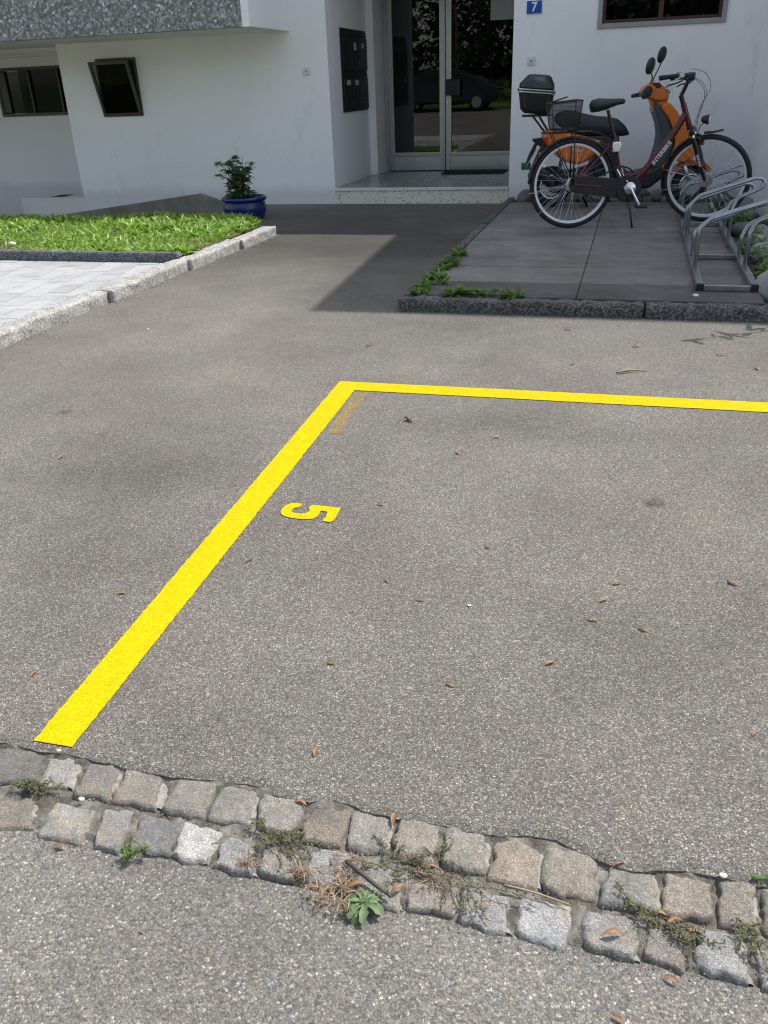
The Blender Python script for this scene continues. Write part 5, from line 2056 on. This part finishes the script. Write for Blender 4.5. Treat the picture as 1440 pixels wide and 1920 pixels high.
def litter():
    r = random.Random(21)
    spots = [(-.531, 1.235, .032), (-.301, 1.513, .026), (-.598, 1.528, .026), (-.086, 1.646, .030), (.129, 1.837, .030), (.003, 1.85, .028), (.026, 1.947, .028), (.061, 2.041, .030), (.367, 2.115, .042), (-.268, 4.683, .05), (-.815, 3.164, .045), (-1.284, 4.216, .05), (-.423, 3.038, .035), (-.538, 2.86, .035), (-.711, 2.383, .035), (-.451, 1.848, .026), (-1.28, 1.702, .030), (-1.298, 1.328, .026), (-.317, 2.168, .026), (-.562, 1.925, .026), (-2.045, 2.536, .04), (-.997, 1.945, .025), (.355, 1.497, .02), (.10, 4.4, .05), (.5, 4.3, .05), (-.2, 4.05, .04), (.65, 4.1, .05)]
    own = {0: 'pale dry leaf on the asphalt just above the dark brown cobble', 8: 'largest curled dry leaf in the bay near the right edge',
           9: 'dry leaf lying close to the front terrace kerb', 10: 'dry leaf beside the short dark twig at the bay corner',
           11: 'lone dry leaf on the asphalt between light kerb and bay corner', 14: 'short dry leaf just right of the yellow number 5',
           16: 'dry leaf left of the yellow line about halfway down', 17: 'dry leaf left of the yellow line near its foot',
           20: 'thin faint leaf on the asphalt far left of the yellow line', 21: 'thin dry leaf below the number 5 near the yellow line'}
    for i, (x, y, s) in enumerate(spots):
        o = link('dry_leaf', DL[r.randrange(6)])
        o.location = (x, y, .0045 + s * .02); o.scale = (s, s, s * .9); o.rotation_euler = (r.uniform(-.2, .2), r.uniform(-.2, .2), r.uniform(0, 6.28))
        lab = own.get(i) or ('tiny dry leaf in the upper part of the bay below the top yellow line' if 2.6 < y < 3.3 else
                             'dry leaf on the asphalt between the top yellow line and the terrace kerb' if y > 4 else
                             'small dry brown leaf scattered in the lower right half of the bay')
        tag(o, lab, 'leaf', 'dry leaves on the asphalt')
    for (x, y, s) in ((-.933, .905, .025), (-.688, .78, .012), (.093, .821, .02), (.172, .905, .024)):
        o = link('dry_leaf', DL[r.randrange(6)])
        o.location = (x, y, -.015); o.scale = (s, s, s); o.rotation_euler = (r.uniform(-.2, .2), r.uniform(-.2, .2), r.uniform(-.6, .3))
        tag(o, 'small dry orange leaf on the street just below the cobbles', 'leaf', 'dry leaves on the street')
    for (x, y, s) in ((.08, .956, .034), (-.283, .955, .030), (-.43, .922, .022), (-.409, .918, .022), (-.518, 1.10, .026), (-.326, 1.105, .034), (.293, 1.166, .02), (.087, 1.095, .026), (.179, 1.0, .034), (.205, .992, .03), (-.36, .945, .03), (-.395, .955, .022), (.155, 1.01, .025), (-.13, .965, .018), (-.235, 1.012, .022)):
        o = link('dry_leaf', DL[r.randrange(6)])
        o.location = (x, y, -.002); o.scale = (s, s, s); o.rotation_euler = (r.uniform(-.3, .3), r.uniform(-.3, .3), r.uniform(0, 6.28))
        lab = ('orange brown leaf in the litter heap beside the rosette weed' if -.44 < x < -.35 else
               'dry leaf on the cobbles right above the rosette weed' if -.30 < x < -.27 else
               'dry leaf caught in the creeping weed right of the rosette' if -.25 < x < -.1 else
               'dry leaf on the upper cobbles right of the white stone' if x < -.5 else
               'long pale leaf between two upper cobbles near the middle' if x < -.3 else
               'curled brown leaf lying flat on a lower cobble at right' if abs(x - .08) < .003 and y < 1 else
               'dry leaf at the asphalt edge above the grey blue cobble' if abs(x - .087) < .003 else
               'dry leaf on the asphalt edge at the far right of the gutter' if y > 1.15 else
               'dry leaf in the creeping weed near the right end of the cobbles')
        tag(o, lab, 'leaf', 'dry leaves on the cobbles')
    # pebbles
    pm = rock_mesh(91, 1); pm.materials.clear(); pm.materials.append(M['white_pebble'])
    for (x, y, z, s, lab) in ((-.317, 1.848, .007, .0042, 'tiny white pebble on the asphalt inside the bay'), (-.955, 1.01, -.004, .005, 'white pebble in the joint between the cobble rows at left'), (.262, 1.112, .004, .0055, 'white pebble at the asphalt edge above the tan cobbles'), (-1.075, 1.112, .006, .004, 'white crumb at the foot of the yellow line'), (-2.7, 4.35, .010, .006, 'small pale pebble at the foot of the light kerb'), (-5.25, 6.5, .12, .026, 'pale stone lying in the bare corner of the lawn'), (.42, 5.22, .09, .014, 'small white flake on the slab in front of the bike rack')):
        o = link('pebble', pm); o.location = (x, y, z); o.scale = (s * 1.3, s, s * .8)
        tag(o, lab, 'pebble')
    # twigs
    for (pts, rad, lab) in (
            ([(-.388, .986, .004), (-.345, .962, .006), (-.318, .947, .005), (-.29, .935, .002)], [.004, .0042, .0035, .002], 'short dark twig lying on the cobbles above the rosette weed'),
            ([(.01, 3.93, .01), (.06, 3.955, .016), (.10, 3.975, .012), (.15, 3.985, .008)], [.004, .007, .004, .002], 'crooked pale twig on the asphalt above the yellow line'),
            ([(-.83, 3.19, .008), (-.815, 3.165, .014), (-.79, 3.14, .008)], [.004, .006, .003], 'short dark twig on the asphalt near the bay corner'),
            ([(-.105, 1.008, -.002), (-.05, 1.003, .0), (.01, .995, -.002)], [.0018, .002, .0012], 'yellow straw stalk between the two cobble rows')):
        m = MB(); m.tube(bez(pts, 4), [np.interp(i / (4 * (len(pts) - 1)), np.linspace(0, 1, len(rad)), rad) for i in range(4 * (len(pts) - 1) + 1)], 6)
        o = m.build('twig', 'twig_bark' if 'yellow' not in lab else 'straw', smooth=True)
        tag(o, lab, 'twig')


litter()


def rosette():
    t = empty('rosette_weed', (-.335, .918, -.012), 0, 'green leaf rosette weed growing at the lower edge of the cobbles', 'weed')
    t.scale = (.9, .9, .9)
    r = random.Random(4)
    for k in range(27):
        inner = k >= 18
        az = k * 2.4 + r.uniform(-.2, .2)
        L = r.uniform(.035, .052) * (.6 if inner else 1)
        m = MB()
        d = Vector((math.cos(az), math.sin(az), 0)); sd = Vector((-math.sin(az), math.cos(az), 0))
        e = r.uniform(.25, .6) + (.4 if inner else 0)
        p = Vector((0, 0, .006)); V = []; F = []
        n = 8
        for i in range(n + 1):
            u = i / n
            w = (.09 + .30 * (u ** 1.3) * (1 - max(0, u - .72) / .30)) * L * .58
            w *= 1 + .26 * math.sin(i * 2.7 + k)
            if i == n: w *= .45
            up = Vector((0, 0, 1)) * math.cos(e) - d * math.sin(e)
            V += [p - sd * w + up * w * .35, p - up * .001, p + sd * w + up * w * .35]
            p = p + (d * math.cos(e) + Vector((0, 0, 1)) * math.sin(e)) * (L / n)
            e -= .16
        for i in range(n):
            for c in (0, 1):
                F.append((i * 3 + c, i * 3 + c + 1, (i + 1) * 3 + c + 1, (i + 1) * 3 + c))
        m.add(V, F)
        m.build('leaf', 'rosette_leaf', t, smooth=True)


rosette()


def creeper(x, y, n, length, spread_dir, label, seed, mat='creeper_leaf', dens=34):
    r = random.Random(seed)
    t = empty('creeping_weed', (x, y, -.008), 0, label, 'weed', 'creeping weeds in the cobble joints')
    st = MB(); lf = MB()
    for k in range(n):
        az = spread_dir + r.gauss(0, .55) + (math.pi if r.random() < .35 else 0)
        L = length * r.uniform(.45, 1.1)
        p = Vector((r.gauss(0, .008), r.gauss(0, .006), .004)); pts = [p.copy()]
        for i in range(7):
            az += r.gauss(0, .28)
            p = p + Vector((math.cos(az), math.sin(az) * .75, 0)) * (L / 7)
            p.z = .008 + .007 * math.sin(i * .9 + k) + r.uniform(0, .004)
            pts.append(p.copy())
        st.tube(bez(pts, 2), .0009, 4, cap=False)
        for q in range(dens):
            i = min(6, int(r.random() ** .8 * 7)); pp = pts[i].lerp(pts[i + 1], r.random())
            l = r.uniform(.0035, .0075)
            leaf(lf, pp + Vector((r.gauss(0, .003), r.gauss(0, .003), 0)), r.uniform(0, 6.28), r.uniform(-.2, .9), l, l * .55, .5, 2)
    st.build('stem', 'weed_stem', t)
    o = lf.build('foliage', mat, t); o['kind'] = 'stuff'


creeper(-.545, 1.012, 13, .10, 0.1, 'creeping weed with tiny leaves on the cobbles right of the white stone', 1)
creeper(-.27, 1.012, 10, .11, -.1, 'creeping weed in the joint above the rosette weed', 2)
creeper(-.175, 1.0, 6, .12, -.9, 'wiry creeping weed reaching down over the cobbles to the street', 3, dens=22)
creeper(.165, .998, 11, .10, -.4, 'creeping weed on the cobbles near the right edge', 4)
creeper(.31, 1.012, 6, .09, .2, 'creeping weed in the joint at the far right of the cobbles', 5)
creeper(-1.07, 1.010, 9, .055, -.1, 'tufted green weed between the cobble rows at the far left', 6, 'creeper_leaf', 46)
creeper(-.79, .916, 6, .022, 0, 'small green moss tuft below the dark blue cobble', 7, 'weed_leaf', 30)
creeper(.355, 1.118, 5, .05, 0, 'green moss patch on the asphalt edge at the far right', 8, 'weed_leaf', 40)


def straw_pile():
    r = random.Random(33); m = MB()
    for k in range(560):
        c = r.choice(((-.40, .975, .022), (-.385, .945, .02), (-.41, .92, .018), (-.375, .905, .016), (-.565, .945, .008), (-.37, .995, .018), (-.46, .95, .008), (-.22, .99, .02)))
        x, y = c[0] + r.gauss(0, c[2]), c[1] + r.gauss(0, c[2] * .6)
        az = r.uniform(0, 6.28); L = r.uniform(.008, .028)
        z = -.010 + r.uniform(.0, .012)
        d = Vector((math.cos(az), math.sin(az), r.uniform(-.15, .15))) * L
        s = Vector((-math.sin(az), math.cos(az), 0)) * r.uniform(.0003, .0009)
        p = Vector((x, y, z))
        m.add([p - s, p + s, p + d * .5 + s + Vector((0, 0, .003)), p + d * .5 - s + Vector((0, 0, .003)), p + d], [(0, 1, 2, 3), (3, 2, 4)])
    o = m.build('plant_litter', 'straw')
    tag(o, 'brown dry plant litter heaped around the rosette weed', None, None, 'stuff')
    # grit and crumbs in the joints and at the kerb feet
    m = MB()
    for k in range(900):
        if k < 700:
            x = r.uniform(-1.25, .42); y = r.choice((1.012, 1.125, .915)) + r.gauss(0, .008); z = -.012 if y < 1.1 else .0
            if y > 1.1: z = .004 if y > 1.13 else -.008
            s = r.uniform(.001, .0032)
        else:
            y = r.uniform(3.8, 7.8); x = -3.40 + .030 * (y - 3.9) + .05 + abs(r.gauss(0, .03)); z = .006; s = r.uniform(.003, .009)
        a = r.uniform(0, 6.28)
        V = [(x + s * math.cos(a + q * 2.09), y + s * math.sin(a + q * 2.09), z) for q in range(3)] + [(x, y, z + s * 1.1)]
        m.add(V, [(0, 1, 3), (1, 2, 3), (2, 0, 3)])
    o = m.build('grit', 'pale_mortar')
    tag(o, 'loose grit along the joints and kerb feet', None, None, 'stuff')


straw_pile()


def debris():
    r = random.Random(77); m = MB()
    for k in range(520):
        if k < 260:
            x, y = r.uniform(-3.2, 1.6), r.uniform(1.2, 4.8)
        elif k < 400:
            x, y = r.uniform(-1.3, 1.2), 4.94 - abs(r.gauss(0, .06))
        else:
            x, y = r.uniform(-1.2, .75), r.uniform(5.1, 9.4)
        z = .0045 if y < 5 else .087
        s = r.uniform(.002, .006) * (1 if y > 2 else .6); a = r.uniform(0, 6.28)
        q = r.uniform(.3, 1.0)
        V = [(x + s * math.cos(a + i * 1.57) * (1 if i % 2 else q), y + s * math.sin(a + i * 1.57) * (1 if i % 2 else q), z) for i in range(4)] + [(x, y, z + s * .5)]
        m.add(V, [(0, 1, 4), (1, 2, 4), (2, 3, 4), (3, 0, 4)])
    o = m.build('debris', 'straw')
    tag(o, 'crumbs of bark and leaf strewn over the court and slabs', None, None, 'stuff')


debris()


# ================================================================== BEHIND THE CAMERA (mirrored in the entrance glass)
def street_side():
    g = MB()
    nx = 30; V = []
    for (y, z) in ((-22.6, .1), (-24, .12), (-30, .5), (-45, 2.2)):
        for i in range(nx):
            V.append((-50 + i * 100 / (nx - 1), y, z))
    g.add(V, [(j * nx + i, j * nx + i + 1, (j + 1) * nx + i + 1, (j + 1) * nx + i) for j in range(3) for i in range(nx - 1)])
    g.box(-50, 50, -22.75, -22.6, -.1, .11)
    add_structure('verge', g.build('verge', 'far_grass'))
    # parked car
    t = empty('parked_car', (-9.3, -21.2, -.017), 0, 'dark estate car parked across the street, mirrored in the entrance glass', 'car')
    prof = [(-2.25, .35), (-2.28, .75), (-2.1, .92), (-1.55, .98), (-1.0, 1.38), (-.4, 1.46), (.7, 1.43), (1.45, 1.18), (1.75, .98), (2.2, .88), (2.28, .6), (2.22, .32), (1.75, .28), (-1.8, .28)]
    m = MB(); m.prism(prof, lambda p, q: (p[0], q * (1 - .16 * max(0, (p[1] - .9)) / .5), p[1]), -.88, .88)
    m.build('body', 'car_paint', t, bevel=.07, seg=3)
    for s in (-1, 1):
        m = MB(); m.prism([(-1.2, 1.0), (-.85, 1.32), (-.05, 1.38), (-.05, 1.0)], lambda p, q: (p[0], s * (.885 - .16 * max(0, p[1] - .9) / .5 * .88) + q, p[1]), -.004, .004)
        m.build('window', 'car_window', t)
        m = MB(); m.prism([(.03, 1.0), (.03, 1.38), (.65, 1.36), (1.3, 1.12), (1.35, 1.0)], lambda p, q: (p[0], s * (.885 - .16 * max(0, p[1] - .9) / .5 * .88) + q, p[1]), -.004, .004)
        m.build('window', 'car_window', t)
        for x in (-1.38, 1.4):
            m = MB(); torus(m, (x, s * .80, .32), .24, .08, 28, 8, .1)
            w = m.build('wheel', 'rubber', t, smooth=True)
            m = MB(); m.lathe([(.0, -.09), (.2, -.09), (.22, -.06), (.22, .06), (.2, .09), (.0, .09)], 20, (x, s * .80, .32), 'Y', cap=False)
            m.build('rim', 'silver', w)
        m = MB(); m.box(-2.27, -2.1, s * .62 - .16, s * .62 + .16, .66, .8)
        m.build('head_lamp', 'lens', t, bevel=.02)
    # trees
    r = random.Random(2)

    def tree(x, y, h, cr, label):
        tt = empty('street_tree', (x, y, .15), 0, label, 'tree', 'trees across the street')
        m = MB()
        m.tube(bez([(0, 0, -.2), (.1, .05, h * .3), (-.05, .1, h * .6), (0, 0, h * .9)], 4), [.2 - .012 * i for i in range(13)], 10)
        for k in range(9):
            a = r.uniform(0, 6.28); z = h * r.uniform(.3, .8)
            m.tube([(0, 0, z), (math.cos(a) * cr * .4, math.sin(a) * cr * .4, z + h * .12), (math.cos(a) * cr * .8, math.sin(a) * cr * .8, z + h * .2)], [.07, .04, .015], 6)
        m.build('trunk', 'bark', tt, smooth=True)
        lf = MB()
        for c in range(46):
            a = r.uniform(0, 6.28); rr = cr * r.random() ** .5; z = h * r.uniform(.22, 1.0)
            rr *= (1 - abs(z / h - .6) * .9)
            cx, cy = math.cos(a) * rr, math.sin(a) * rr
            for q in range(60):
                L = r.uniform(.12, .26)
                leaf(lf, (cx + r.gauss(0, .45), cy + r.gauss(0, .45), z + r.gauss(0, .35)), r.uniform(0, 6.28), r.uniform(-.8, .8), L, L * .6, .4, 2)
        lf.build('crown', 'tree_leaf', tt)
    t.scale = (1.22, 1.1, 1.28)
    # dense wood closing the view
    lf = MB()
    for c in range(420):
        cx = r.uniform(-34, 22); cy = r.uniform(-44, -37); cz = 1.2 + 9.5 * r.random() ** 1.2
        for q in range(26):
            L = r.uniform(.5, 1.0)
            leaf(lf, (cx + r.gauss(0, 1.0), cy + r.gauss(0, .8), cz + r.gauss(0, .8)), r.uniform(0, 6.28), r.uniform(-.8, .8), L, L * .7, .4, 2)
    o = lf.build('wood', 'tree_leaf')
    tag(o, 'dense dark wood behind the street trees', None, None, 'stuff')
    for i, (x, y, h, cr) in enumerate(((-13.2, -26, 8, 3.0), (-9.6, -25, 9, 3.2), (-6.2, -27, 8.5, 3.2), (-11.5, -32, 10, 3.8), (-7.6, -33, 10, 4), (-3, -26, 8, 3), (2, -27, 9, 3.5), (-17, -28, 9, 3.4))):
        tree(x, y, h, cr, 'leafy street tree beyond the parked car across the street')


street_side()
